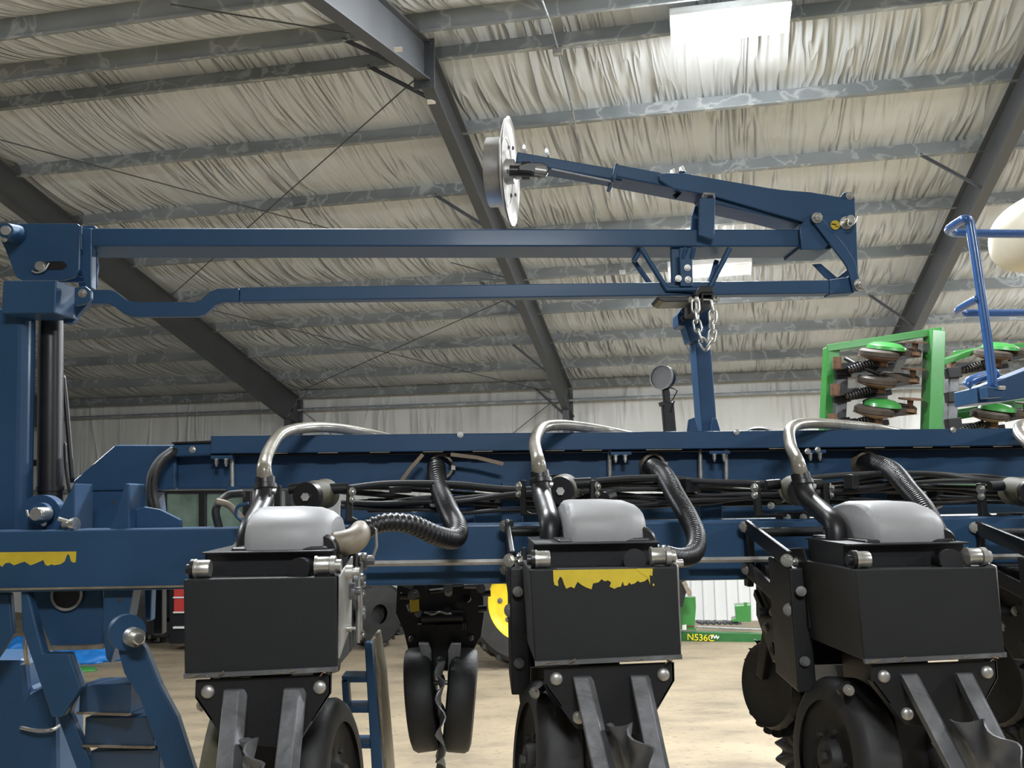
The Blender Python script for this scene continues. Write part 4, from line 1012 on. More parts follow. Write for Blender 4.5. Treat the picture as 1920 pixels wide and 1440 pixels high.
# black frame tower left and right of the box, seen from behind
for x, sg in ((X2(996, YF)-.034, 1),):
    bm = bm_new(); prism(bm, [V3((x, 2.42, zh0-.02)), V3((x, 2.60, zh0+.0)), V3((x, 2.62, zh1+.05)), V3((x, 2.44, zh1+.03))], V3((.05, 0, 0))); obj('frame_tower', bm, 'black', ru, bevel=.004)
    for dz in (.06, .24):
        bolt(ru, V3((x+.02, 2.415, zh0+dz)), .010, V3((-.3, -1, 0)), 'dsteel' if dz < .2 else 'steel')
# bolted strap plate on the toolbar top
bm = bm_new(); xq = P(1455, 955, 2.95).x-(P(1752, 1150, YF).x-U2.x); zq = P(1455, 952, 2.95).z; xw = .11
prism(bm, [V3((xq, 2.93, zq)), V3((xq+xw, 2.93, zq)), V3((xq+xw, 2.93, zq-.065)), V3((xq, 2.93, zq-.065))], V3((0, .012, 0))); obj('strap_plate', bm, 'black', ru, bevel=.003)
for a_ in (.035, .088):
    for b__ in (.018, .048): bolt(ru, V3((xq+a_, 2.93, zq-b__)), .009)
# shank side plates (deep frame of the unit)
xl, xr2 = X2(996, YF)+.002, X2(1272, YF)-.002
zt_, zb_ = P(1000, 1066, YF).z+.0, P(1000, 1238, YF).z
for x, sg, mt in ((xl, 1, 'black'), (xr2, -1, 'steel')):
    bm = bm_new(); prism(bm, [V3((x, YF+.33, zb_+.02)), V3((x, YF+.46, zb_+.055)), V3((x, YF+.50, zt_-.07)), V3((x, YF+.50, zt_+.02)), V3((x, YF+.35, zt_+.03)), V3((x, YF+.33, zt_))], V3((.008*sg, 0, 0))); obj('frame_side', bm, 'black', ru, bevel=.002)
    for (dy, dz) in ((.43, .06), (.47, .14), (.40, .19), (.475, .20)):
        bolt(ru, V3((x, YF+dy, zb_+dz)), .010, V3((-sg, 0, 0)))
# chain drive hardware on the right side
xh = xr2+.0
bm = bm_new(); prism(bm, [V3((xh+.004, YF+.01, zb_+.02)), V3((xh+.004, YF+.20, zb_+.07)), V3((xh+.004, YF+.22, zt_+.03)), V3((xh+.004, YF+.01, zt_+.0))], V3((.005, 0, 0))); obj('drive_plate', bm, 'steel', ru, bevel=.002)
for (dy, dz, r, L) in ((.10, .20, .016, .03), (.17, .15, .02, .025), (.26, .17, .03, .02), (.12, .07, .008, .02), (.30, .08, .025, .02), (.33, .21, .022, .04)):
    bm = bm_new(); lathe(bm, V3((xh+.009, YF+dy, zb_+dz)), V3((1, 0, 0)), [(0, 0), (0, r), (L*.5, r), (L*.5, r*.5), (L, r*.5), (L, 0)], n=18); obj('drive_sprocket', bm, 'steel' if r < .02 else 'dsteel', ru, smooth='auto')
for (dy, z0, z1) in ((.24, .02, .20), (.29, .04, .21)):
    bm = bm_new(); cyl(bm, V3((xh+.02, YF+dy, zb_+z0)), V3((xh+.02, YF+dy, zb_+z1)), .005, n=8); obj('drive_rod', bm, 'steel', ru, smooth='auto')
for dz in (.03, .09, .13, .17, .22):
    bolt(ru, V3((xh+.02, YF+.31, zb_+dz)), .009, V3((1, -.5, 0)))
# opener body between the gauge wheels
bm = bm_new(); cx = (xl+xr2)/2; zz0 = zb_-.30
prism(bm, [V3((cx-.05, YF+.12, zb_)), V3((cx+.05, YF+.12, zb_)), V3((cx+.04, YF+.12, zz0)), V3((cx-.04, YF+.12, zz0))], V3((0, .30, 0))); obj('opener_shank', bm, 'black', ru, bevel=.006)
# gauge wheels
def gwheel(c, ax, R=.195, W=.105, mat='rubber', parent=None, lab=None):
    p = parent or ru
    bm = bm_new(); lathe(bm, c, ax, [(0, R*.70), (0, R*.86), (.008, R*.95), (.022, R), (W-.022, R), (W-.008, R*.95), (W, R*.86), (W, R*.70)], n=48); o = obj('gauge_wheel', bm, mat, p, smooth='auto')
    bm = bm_new(); lathe(bm, c, ax, [(.012, R*.72), (.012, R*.70), (.03, R*.45), (.022, R*.25), (.0, R*.2), (.0, 0)], n=40); r = obj('wheel_rim', bm, 'rubber' if mat != 'olive' else 'tan', o, smooth='auto')
    a = V3(ax).normalized(); _, s, u = frame_of(a)
    for i in range(5):
        t = 2*math.pi*i/5; q = V3(c)+a*.02+(s*math.cos(t)+u*math.sin(t))*R*.36; bm = bm_new(); cyl(bm, q, q-a*.010, .007, n=6); obj('bolt', bm, 'rubber', o)
    bm = bm_new(); cyl(bm, V3(c), V3(c)-a*.012, .016, n=6); obj('axle_nut', bm, 'rubber', o)
    return o
yg = 2.33
gwheel(P(984, 1428, yg), V3((1, .12, -.10)))
gwheel(P(1236, 1440, yg), V3((-1, .12, -.10)))
bm = bm_new(); tube(bm, [P(1005, 1290, 2.25), P(1010, 1300, 2.25)], .02, n=16, smooth=False); obj('wheel_arm', bm, 'black', ru, smooth='auto')
bolt(ru, P(1003, 1299, 2.20), .010, V3((-.7, -1, 0)))
# row cleaner / coulter ahead of the unit
cc_ = V3((cx-.10, 3.0, P(1080, 1285, 3.0).z))
bm = bm_new(); lathe(bm, cc_, V3((-1, -.35, .1)), [(.0, .0), (.005, .06), (.0, .115), (.006, .13), (-.02, .140), (-.03, .0)], n=48); obj('coulter_disc', bm, 'rubber', ru, smooth='auto')
bm = bm_new(); spiked(bm, cc_+V3((.03, .01, 0)), V3((-1, -.35, .1)), .165, 22); obj('row_cleaner', bm, 'black', ru, smooth='auto')
bm = bm_new(); spiked(bm, cc_+V3((.10, .0, -.22)), V3((-1, -.35, .1)), .12, 14); obj('row_cleaner', bm, 'black', ru, smooth='auto')
bm = bm_new(); bar(bm, cc_+V3((0, .02, .02)), cc_+V3((.03, -.10, .36)), .05, .04); obj('coulter_arm', bm, 'black', ru, bevel=.004)

def kids(o): return [c for c in bpy.data.objects if c.parent == o]
def dup(root, dx, dy, dz, label, rz=0):
    r = root.copy(); COL.objects.link(r); r.location = root.location+V3((dx, dy, dz)); r.rotation_euler.z = rz; r['label'] = label
    for ch in kids(root):
        c = ch.copy(); COL.objects.link(c); c.parent = r
        for g in kids(ch):
            d = g.copy(); COL.objects.link(d); d.parent = c
            for h in kids(g):
                e = h.copy(); COL.objects.link(e); e.parent = d
    return r
X1 = P(492, 1150, YF).x-U2.x; X3 = P(1752, 1150, YF).x-U2.x
base1 = P(492, 1256, YF); base3 = P(1756, 1241, YF); z2 = P(1140, 1237, YF).z
ru1 = dup(ru, X1, -.02, P(492, 1257, YF).z-P(1140, 1237, YF).z, 'left row unit, plain black box with steel drive hardware on its right side')
ru3 = dup(ru, X3, .02, P(1756, 1236, YF).z-P(1140, 1237, YF).z, 'right row unit, black box with its left side in shadow')
for ch in kids(ru1):
    if ch.name.startswith('gauge_wheel') and (ch.data.vertices[0].co.x < 0):
        ch.data = ch.data.copy(); ch.data.materials[0] = M['olive']; ch['label'] = 'dusty olive-brown gauge wheel'; break
ru4 = dup(ru, X3*2-.0+.0, .05, (P(1756, 1236, YF).z-P(1140, 1237, YF).z)*2, 'row unit cut off by the right edge of the photo')
# torn decal belongs to the middle box only
decal('torn_decal', [(1037, 1069), (1224, 1066), (1223, 1080), (1218, 1078), (1214, 1086), (1208, 1090), (1200, 1092), (1196, 1089), (1190, 1094), (1183, 1096), (1180, 1092), (1176, 1098), (1170, 1098), (1168, 1090), (1164, 1100), (1158, 1101), (1152, 1104), (1143, 1100), (1146, 1092), (1140, 1088), (1134, 1090), (1128, 1086), (1122, 1092), (1112, 1094), (1109, 1105), (1098, 1101), (1091, 1097), (1083, 1091), (1079, 1098), (1077, 1103), (1070, 1100), (1062, 1104), (1058, 1096), (1054, 1084), (1050, 1081), (1046, 1090), (1047, 1099), (1040, 1097), (1038, 1090)], YF, ru, label='torn yellow decal')
decal('decal_scrap', [(1186+7, 1066), (1224, 1066), (1218, 1072), (1219, 1096), (1214, 1082), (1200, 1074)], YF-.001, ru)
decal('decal_scrap', [(1224, 1094), (1227, 1095), (1227, 1099), (1224, 1098)], YF-.001, ru)
# corrugated hoses
YH = 3.28
def chose(pts, label, r=.026):
    bm = bm_new(); tube(bm, pts, r, n=20, k=12, corr=.0036); o = solo('corrugated_hose', bm, 'plastic', label, 'hose', 'corrugated vacuum hoses', smooth=True); return o
chose([P(819, 878, YH-.02), P(818, 878, YH-.09), P(824, 915, 3.08), P(842, 960, 2.85), P(858, 992, 2.62), P(850, 1010, 2.52), P(818, 1004, 2.42), P(770, 983, 2.36), P(722, 980, 2.33), P(690, 992, 2.31), P(672, 1010, 2.29)], 'black corrugated hose bending back in a sharp loop to the left row unit', r=lambda t: .0325 if t < .5 else .0325-.010*(t-.5)*2)
chose([P(1222, 878, YH-.02), P(1226, 878, YH-.10), P(1246, 893, 3.08), P(1270, 935, 2.85), P(1293, 975, 2.65), P(1306, 1010, 2.52), P(1299, 1038, 2.42), P(1275, 1046, 2.33), P(1245, 1040, 2.27)], 'black corrugated hose curving down to the right side of the middle row unit', r=lambda t: .036-.012*t)
chose([P(1622, 870, YH-.02), P(1645, 872, YH-.12), P(1675, 885, 3.05), P(1705, 920, 2.85), P(1735, 955, 2.68), P(1760, 1000, 2.55)], 'black corrugated hose dropping behind the grey cover of the right row unit', r=lambda t: .036-.010*t)
for (u, v, lab) in ((823, 876, 'left'), (1216, 874, 'middle'), (1612, 870, 'right')):
    bm = bm_new(); lathe(bm, P(u, v, YH+.03), V3((.2, -1, 0)), [(0, .040), (.035, .040), (.038, .045), (.052, .045), (.052, .036)], n=32)
    hc = solo('hose_cuff', bm, 'tan', 'dusty round outlet cuff holding the %s corrugated hose on the manifold tube' % lab, 'hose cuff', smooth='auto')
    bm = bm_new(); c = P(u, v, YH+.03)+V3((.052, -.04, .0)); box(bm, c-V3((.006, .008, .012)), c+V3((.008, .008, .012))); obj('clamp_screw', bm, 'steel', hc)
# tan elbow outlet on the left unit
bm = bm_new(); tube(bm, [P(624, 1018, 2.24), P(645, 1017, 2.24), P(663, 1013, 2.25), P(672, 1004, 2.27), P(676, 994, 2.31)], lambda t: .025+.006*math.sin(t*math.pi), n=24); solo('outlet_elbow', bm, 'tan', 'dusty tan rubber elbow at the right side of the left grey cover', 'elbow', smooth=True)
bm = bm_new(); tube(bm, [P(701, 990, 2.3), P(705, 992, 2.3), P(706, 1025, 2.3), P(700, 1043, 2.3), P(690, 1044, 2.3)], .004, n=8, smooth=False); solo('wire_handle', bm, 'steel', 'bent wire handle right of the tan elbow', 'handle')
# cloudy clear air hoses over the tray
def clear(pts, label): 
    bm = bm_new(); tube(bm, pts, lambda t: .0185+.0045*max(0, 1-t*6), n=20, k=8); return solo('clear_hose', bm, 'clear', label, 'hose', 'cloudy clear hoses over the tray', smooth=True)
j_ = COLTOP+V3((X1, -.02, ru1.location.z-ru.location.z)); clear([j_-axp.normalized()*-.02, j_-axp.normalized()*.03, P(508, 838, 2.75), P(530, 812, 2.95), P(575, 802, 3.15), P(630, 803, 3.3), P(700, 815, 3.42), P(760, 830, 3.45)], 'cloudy clear hose arching from the left black downpipe over the tray')
j_ = COLTOP; clear([j_-axp.normalized()*-.02, j_-axp.normalized()*.03, P(1003, 828, 2.8), P(1016, 803, 3.0), P(1045, 797, 3.12), P(1085, 800, 3.25), P(1135, 808, 3.4), P(1200, 822, 3.45)], 'cloudy clear hose arching from the middle black downpipe over the tray')
j_ = COLTOP+V3((X3, .02, ru3.location.z-ru.location.z)); clear([j_-axp.normalized()*-.02, j_-axp.normalized()*.03, P(1482, 835, 2.78), P(1482, 805, 2.95), P(1510, 794, 3.1), P(1570, 796, 3.25), P(1640, 803, 3.4), P(1700, 815, 3.45)], 'cloudy clear hose arching from the right black downpipe over the tray')
clear([P(2040, 885, 2.45), P(2000, 870, 2.55), P(1935, 838, 2.75), P(1910, 808, 2.95), P(1925, 795, 3.1), P(1990, 796, 3.25), P(2060, 803, 3.4)], 'cloudy clear hose cut off by the right edge of the photo')
for (u, v) in ((495, 870), (1006, 868), (1502, 868)):
    pass
# ---- interplant row unit hanging behind the toolbar, seen between left and middle units
YI = 3.35
iu = thing('rear_row_unit', 'black rear row unit with two tall press wheels hanging under the blue toolbar', 'planter row unit', P(828, 1400, YI))
def ib(name, pts, Y, t, mat='black', bevel=.003, **k): 
    bm = bm_new(); plate(bm, pts, Y, t); return obj(name, bm, mat, iu, bevel=bevel, **k)
ib('unit_body', [(745, 1088), (905, 1088), (908, 1150), (902, 1195), (880, 1232), (845, 1258), (800, 1258), (766, 1222), (757, 1185), (742, 1150)], YI+.06, .10, 'plastic')
ib('cross_plate', [(782, 1170), (872, 1168), (874, 1182), (783, 1184)], YI, .06)
ib('cross_plate', [(815, 1171), (869, 1169), (868, 1183), (818, 1185)], YI-.02, .02)
bm = bm_new(); cyl(bm, P(790, 1158, YI), P(868, 1156, YI), .022, n=20); obj('pivot_tube', bm, 'plastic', iu, smooth='auto')
for (u, v) in ((772, 1198), (882, 1196)):
    bm = bm_new(); dome(bm, P(u, v, YI+.05), FRONT, .012); obj('carriage_bolt', bm, 'dsteel', iu, smooth=True)
for (pts) in ([(784, 1206), (804, 1206), (808, 1222), (810, 1330), (806, 1366), (794, 1355), (790, 1230)], [(846, 1206), (864, 1206), (863, 1230), (858, 1355), (842, 1366), (838, 1330), (840, 1222)]):
    ib('press_wheel_arm', pts, YI-.05, .03, 'dsteel')
def pwheel(c, ax, R, W, name='press_wheel'):
    bm = bm_new(); lathe(bm, c, ax, [(0, 0), (0, R*.84), (.006, R*.95), (.02, R), (W-.02, R), (W-.006, R*.95), (W, R*.84), (W, 0)], n=48); return obj(name, bm, 'rubber', iu, smooth='auto')
pwheel(P(766, 1313, YI+.03), V3((1, 0, .10)), .178, .10); pwheel(P(890, 1313, YI+.03), V3((-1, 0, .10)), .178, .10)
bm = bm_new(); cyl(bm, P(782, 1281, YI-.04), P(870, 1279, YI-.04), .008, n=12); obj('axle', bm, 'steel', iu, smooth='auto')
bm = bm_new(); spiked(bm, P(826, 1338, YI-.08), V3((1, .04, .0)), .19, 10); obj('spiked_wheel', bm, 'dsteel', iu, smooth='auto')
rnd = random.Random(8)
for i in range(16):
    u, v = 748+rnd.random()*158, 1094+rnd.random()*58
    k = rnd.random(); c = P(u, v, YI-.02*rnd.random()); bm = bm_new()
    if k < .35: hexbolt(bm, c, FRONT, .010+.006*rnd.random())
    elif k < .7: cyl(bm, c, c+V3((rnd.uniform(-.08, .08), rnd.uniform(-.03, .03), rnd.uniform(-.03, .03))), .008+.008*rnd.random(), n=10)
    else: rbox(bm, c, .03+.04*rnd.random(), .02, .03, rnd.random())
    obj('linkage_piece', bm, rnd.choice(['plastic', 'dsteel', 'steel', 'plastic']), iu)
ib('yellow_tag', [(768, 1126), (785, 1123), (786, 1146), (770, 1148)], YI-.03, .01, 'yellow', .002)
bm = bm_new(); tube(bm, [P(795, 1150, YI-.03)+V3((.012*i, .004*math.sin(i*2), .004*math.cos(i*1.3))) for i in range(9)], .004, n=6); obj('drive_chain', bm, 'steel', iu, smooth=True)
for (u, v, d) in ((905, 1142, 1), (758, 1118, -1), (912, 1113, 1)):
    bm = bm_new(); cyl(bm, P(u-8*d, v, YI), P(u+8*d, v-1, YI), .012, n=12); obj('stub_pin', bm, 'plastic', iu, smooth='auto')
# second rear unit hidden mostly behind the right row unit
bpy.context.view_layer.update()
iu2 = dup(iu, .762*1.98, .05, .02, 'black rear row unit mostly hidden left of the right row unit')

# ================================================================== RIGHT SIDE: handrail, platform, tank
YR_ = 3.6
hr = thing('handrail', 'bright blue bent-tube handrail at the right', 'handrail', P(1862, 725, YR_))
bm = bm_new(); tube(bm, [P(1862, 728, YR_), P(1852, 640, YR_), P(1836, 530, YR_), P(1822, 440, YR_), P(1817, 415, YR_), P(1809, 411, YR_), P(1800, 415, YR_+.03), P(1785, 425, YR_+.1), P(1779, 431, YR_+.16), P(1786, 436, YR_+.2), P(1812, 437, YR_+.2), P(1850, 438, YR_+.2), P(1990, 439, YR_+.2)], .0185, n=18, k=8); obj('rail_tube', bm, 'brightblue', hr, smooth=True)
bm = bm_new(); tube(bm, [P(1834, 560, YR_), P(1815, 570, YR_+.06), P(1799, 580, YR_+.12), P(1798, 585, YR_+.15), P(1806, 587, YR_+.17), P(1835, 587, YR_+.17), P(1880, 587, YR_+.17), P(1990, 586, YR_+.17)], .0165, n=16, k=8); obj('mid_rail', bm, 'brightblue', hr, smooth=True)
pf = thing('platform', 'blue step platform bracket under the handrail at the right edge', 'platform', P(1880, 750, YR_))
bm = bm_new(); plate(bm, [(1830, 727), (1850, 722), (1990, 668), (1990, 735), (1885, 752), (1832, 756)], YR_+.05, .18); obj('deck_side', bm, 'blue', pf, bevel=.004)
bm = bm_new(); plate(bm, [(1850, 724), (1882, 728), (1884, 744), (1852, 746)], YR_-.03, .06); obj('rail_socket', bm, 'blue', pf, bevel=.004)
bm = bm_new(); tube(bm, [P(1812, 724, YR_+.1), P(1820, 714, YR_+.1), P(1850, 704, YR_+.12), P(1870, 700, YR_+.12)], .02, n=12); obj('deck_rim', bm, 'brightblue', pf, smooth=True)
bm = bm_new(); cyl(bm, P(1872, 727, YR_-.035), P(1884, 727, YR_-.035), .008, n=10); obj('socket_pin', bm, 'zinc', pf)
# cream tank
bm = bm_new(); c = P(1975, 430, 4.2)
bmesh.ops.create_uvsphere(bm, u_segments=48, v_segments=24, radius=1)
for v in bm.verts:
    x, y, z = v.co; f = lambda t, e: math.copysign(abs(t)**e, t)
    v.co = c + V3((f(x, .8)*.255, f(y, .8)*.3, f(z, .85)*.19 + (-.035 if x < 0 else 0)*abs(x)))
solo('plastic_tank', bm, 'cream', 'rounded cream plastic tank cut off by the right edge', 'tank', smooth=True)
# tire top peeking over tray
bm = bm_new(); lathe(bm, P(1424, 850, 4.0), V3((.3, 1, 0)), [(0, .08), (0, .112), (.02, .12), (.08, .12), (.1, .112), (.1, .08)], n=60, closed=True)
obj('drive_tire', bm, 'rubber', frame, smooth='auto')
# ================================================================== GREEN FOLDED PLANTER (right background)
gp = thing('green_planter_frame', 'bright green folded planter frame behind the blue tray at right', 'planter frame', P(1660, 800, 7.5))
YG = 7.5
def gbar(p0, p1, Y0, Y1, w, h, name='frame_tube', mat='green'):
    bm = bm_new(); bar(bm, P(*p0, Y0), P(*p1, Y1), w, h, up=V3((0, 1, 0)) if abs(p0[0]-p1[0]) < 60 else V3((0, 0, 1))); return obj(name, bm, mat, gp, bevel=.006)
gbar((1559, 652), (1538, 1060), 7.3, 7.3, .10, .12)
gbar((1550, 655), (1766, 622), 7.3, 7.0, .12, .06)
gbar((1752, 622), (1738, 1060), 7.0, 7.0, .11, .15)
gbar((1790, 663), (1990, 640), 7.9, 7.9, .06, .05)
gbar((1764, 680), (1840, 655), 7.4, 7.9, .05, .05)
gbar((1570, 660), (1575, 700), 7.28, 7.28, .02, .02, 'latch_pin')
gbar((1780, 780), (1990, 745), 8.0, 8.0, .10, .09, mat='dgreen')
gbar((1700, 905), (1990, 915), 7.4, 7.4, .3, .10)
gbar((1560, 920), (1700, 915), 7.4, 7.4, .3, .05, mat='dgreen')
for u, Y in ((1578, 7.2), (1786, 7.5)):
    gbar((u, 690), (u-12, 930), Y, Y, .085, .085, 'grey_upright', 'dsteel')
    for v in (700, 745, 795):
        gbar((u-12, v), (u+14, v-2), Y-.05, Y-.05, .09, .07, 'clamp_block', 'black')
bm = bm_new(); tube(bm, [P(1585, 672, 7.15), P(1620, 690, 7.0), P(1650, 702, 7.0)], .018, n=8); obj('hose', bm, 'plastic', gp, smooth=True)
# opener row units on it: rusty disc pairs with springs
def opener(u, v, Y, green, label, src=None):
    t = thing('disc_opener', label, 'planter disc opener', P(u, v, Y), 'disc openers on the green planter')
    def L(du, dv, dy=0): return P(u+du, v+dv, Y+dy)
    for i, (du, dv, dy) in enumerate(((-6, 1, 0), (36, -4, .12))):
        c = L(du, dv, dy); a = V3((.10, -.25, 1))
        bm = bm_new(); lathe(bm, c, a, [(-.028, .08), (-.035, .12), (-.02, .150), (.015, .150), (.03, .13), (.032, .08), (.01, .07), (.01, 0)], n=32); obj('gauge_wheel', bm, 'mudrubber', t, smooth='auto')
        bm = bm_new(); lathe(bm, c-a.normalized()*.02, a, [(-.04, 0), (-.04, .05), (-.02, .12), (-.01, .155), (-.006, .155), (0, 0)], n=32); obj('disc', bm, 'rust', t, smooth='auto')
    c = L(0, 0)
    if green:
        bm = bm_new(); lathe(bm, L(8, -12, .02), V3((.1, -.25, 1)), [(-.02, .15), (.005, .14), (.028, .10), (.036, .05), (.036, 0)], n=32); obj('wheel_cap', bm, 'green', t, smooth='auto')
    bm = bm_new(); cyl(bm, L(2, 6), L(1, 26), .035, n=14); obj('spindle', bm, 'rust', t, smooth='auto')
    bm = bm_new(); bar(bm, L(-88, 26, .05), L(4, 18, .02), .05, .045); bar(bm, L(-88, 38, .1), L(20, 24, .1), .04, .04); obj('arm', bm, 'black', t)
    pts = []; A, B_ = L(-62, 33), L(-18, 18); d, s, w_ = frame_of(B_-A)
    for i in range(90):
        q = i/89; pts.append(A.lerp(B_, q)+(s*math.cos(i*.6)+w_*math.sin(i*.6))*.028)
    bm = bm_new(); tube(bm, pts, .008, n=6, smooth=False); obj('spring', bm, 'plastic', t, smooth=True)
    bm = bm_new(); cyl(bm, A, B_, .014, n=8); obj('spring_rod', bm, 'rust', t)
    bm = bm_new(); lathe(bm, L(62, -20, .0), V3((.05, -.2, 1)), [(-.006, 0), (-.006, .09), (.006, .09), (.006, 0)], n=24); obj('chain_wheel', bm, 'rust', t, smooth='auto')
    bm = bm_new(); cyl(bm, L(62, -20), L(61, 4), .025, .018, n=10); cyl(bm, L(61, 0), L(61, 6), .045, n=10); obj('wheel_stem', bm, 'rust', t, smooth='auto')
    bm = bm_new(); bar(bm, L(61, 4), L(24, 12), .035, .03); obj('wheel_link', bm, 'black', t)
    bm = bm_new(); cyl(bm, L(-84, 8), L(-84, 30), .035, n=12); obj('clamp_knob', bm, 'rust', t, smooth='auto')
    return t
opener(1654, 662, 7.0, True, 'topmost rusty disc opener in the green frame, under a green cap')
opener(1650, 712, 7.0, False, 'second rusty disc opener down in the green frame, without a green cap')
opener(1645, 768, 7.0, True, 'third rusty disc opener down in the green frame, just above the blue tray')
opener(1868, 662, 7.6, True, 'upper rusty disc opener behind the blue handrail')
opener(1868, 716, 7.6, False, 'middle rusty disc opener behind the blue platform')
opener(1862, 776, 7.6, True, 'lower rusty disc opener just above the tray at the right edge')

# ================================================================== FAR EQUIPMENT ON THE FLOOR
FR = Matrix.Rotation(BROT, 3, 'Z')
def lug_tire(bm, c, ax, R, W, nl=22, inner=.62):
    lathe(bm, c, ax, [(-W/2, R*inner), (-W/2, R*.88), (-W*.38, R*.95), (W*.38, R*.95), (W/2, R*.88), (W/2, R*inner)], n=48)
    d, s, u = frame_of(V3(ax))
    for i in range(nl):
        for sd in (-1, 1):
            t0 = 2*math.pi*(i+(.5 if sd > 0 else 0))/nl; t1 = t0+.24
            e0 = s*math.cos(t0)+u*math.sin(t0); e1 = s*math.cos(t1)+u*math.sin(t1)
            bar(bm, c+e0*R*.965+d*sd*W*.02, c+e1*R*.95+d*sd*W*.48, .05, .07)
    return bm
# yellow-rimmed tractor wheel
tr = thing('tractor', 'tractor with large yellow-rimmed rear wheel seen under the blue toolbar', 'tractor', G(975, 1250))
fl = G(975, 1250)
Rw = .98; c = P(985, 1124, fl.y)
Rw = c.z
axw = (FR @ V3((.35, -1, 0))).normalized()
bm = bm_new(); lug_tire(bm, c, axw, Rw-.02, .5); obj('tire', bm, 'rubber', tr, smooth='auto')
bm = bm_new(); lathe(bm, c, axw, [(.20, Rw*.68), (.24, Rw*.665), (.15, Rw*.60), (.10, Rw*.56), (.06, Rw*.45), (.02, Rw*.30), (.02, 0)], n=48); rim = obj('rim', bm, 'jdyellow', tr, smooth='auto')
bm = bm_new(); cyl(bm, c+axw*.02, c+axw*.14, .13, n=20); obj('hub', bm, 'jdyellow', tr, smooth='auto')
bm = bm_new(); cyl(bm, c-axw*.1, c-axw*1.2, .16, n=16); obj('axle', bm, 'black', tr, smooth='auto')
bm = bm_new(); rbox(bm, c-axw*1.0-V3((0, 0, .1)), .9, 1.2, .7, BROT); obj('body', bm, 'black', tr, bevel=.05)
d_, s_, u_ = frame_of(axw)
for i in range(8):
    t = 2*math.pi*i/8; q = c+(s_*math.cos(t)+u_*math.sin(t))*Rw*.40+axw*.06
    bolt(tr, q, .028, axw, 'dsteel')
# tractor with cab far left
tcab = thing('tractor', 'dark tractor with greenish cab windows behind the left gusset plates', 'tractor', G(400, 1206))
g0 = G(400, 1206); yb_ = (BI @ g0).y
def T(u, v, dy=0): return Bn(u, v, yb_+dy)
def tpl(name, pts, dy, t, mat): bm = bm_new(); prism(bm, [T(u, v, dy) for u, v in pts], FR @ V3((0, t, 0))); return obj(name, bm, mat, tcab, bevel=.01)
tpl('cab_frame', [(292, 1010), (292, 912), (318, 900), (440, 900), (470, 912), (470, 1010), (455, 1010), (455, 925), (385, 925), (385, 1010), (372, 1010), (372, 925), (310, 925), (310, 1010)], .0, .08, 'plastic')
tpl('window', [(308, 920), (456, 920), (456, 1000), (308, 1000)], .06, .02, 'glass')
tpl('roof', [(288, 905), (310, 893), (450, 893), (476, 905)], -.1, 1.2, 'dgreen')
tpl('rear_window', [(308, 920), (456, 920), (456, 1000), (308, 1000)], 1.1, .02, 'glass')
tpl('body', [(290, 1000), (475, 1000), (475, 1160), (290, 1160)], .1, 1.1, 'black')
bm = bm_new(); tube(bm, [T(362, 985, .3), T(350, 965, .3), T(352, 952, .3), T(366, 950, .3), T(374, 962, .3), T(368, 980, .3)], .03, n=8); obj('steering_wheel', bm, 'plastic', tcab, smooth=True)
tpl('seat', [(330, 960), (352, 958), (356, 1000), (328, 1000)], .6, .3, 'black')
bm = bm_new(); c = T(300, 1128); Rt = c.z; lug_tire(bm, c, (FR @ V3((1, -.5, 0))).normalized(), Rt-.03, .5, inner=.5); obj('tire', bm, 'rubber', tcab, smooth='auto')
bm = bm_new(); c = T(455, 1128, .5); lug_tire(bm, c, (FR @ V3((1, -.5, 0))).normalized(), Rt-.03, .5, inner=.5); obj('tire', bm, 'rubber', tcab, smooth='auto')
# red tray cart
g = G(335, 1200); cart = thing('red_cart', 'black rack with red drawers edged in white, behind the left row unit', 'rack', g)
yb_ = (BI @ g).y-1.2
def cpl(name, pts, dy, t, mat): bm = bm_new(); prism(bm, [T(u, v, dy) for u, v in pts], FR @ V3((0, t, 0))); return obj(name, bm, mat, cart, bevel=.004)
g2 = T(330, 1206); 
cpl('rack_body', [(318, 1095), (440, 1093), (440, 1207), (318, 1207)], .02, .5, 'black')
for (a, b_) in ((1100, 1119), (1123, 1147)):
    cpl('drawer', [(326, a), (438, a-1), (438, b_-1), (326, b_)], -.02, .3, 'red'); cpl('drawer_edge', [(324, b_), (439, b_-1), (439, b_+2), (324, b_+3)], -.03, .3, 'white')
cpl('shelf_edge', [(324, 1175), (439, 1174), (439, 1178), (324, 1179)], -.03, .3, 'white')
# tires and bottles seen right of the left unit
yb_ = (BI @ G(710, 1215)).y
for (u, v, nm) in ((700, 1150, 'dark lugged tire low on the floor right of the left row unit'), (742, 1168, 'smaller dark tire behind the rear row unit')):
    c = T(u, v, 1.6 if u > 720 else 0); r = c.z; bm = bm_new(); lug_tire(bm, c, (FR @ V3((.9, -.6, 0))).normalized(), r-.03, .35, inner=.3)
    lathe(bm, c, (FR @ V3((.9, -.6, 0))).normalized(), [(-.05, 0), (-.05, r*.35), (.05, r*.35), (.05, 0)], n=24)
    solo('implement_tire', bm, 'rubber', nm, 'tire', smooth='auto')
q = G(708, 1197); bm = bm_new(); lathe(bm, q, V3((0, 0, 1)), [(0, 0), (0, .07), (.16, .07), (.2, .03), (.24, .025), (.25, 0)], n=20); solo('bottle', bm, 'cream', 'small white jug on the floor right of the left row unit', 'bottle', smooth='auto')
q = G(696, 1195); bm = bm_new(); lathe(bm, q, V3((0, 0, 1)), [(0, 0), (0, .09), (.2, .09), (.24, .05), (.26, 0)], n=20); solo('bottle', bm, 'bluetarp', 'small blue jug on the floor beside the white jug', 'bottle', smooth='auto')
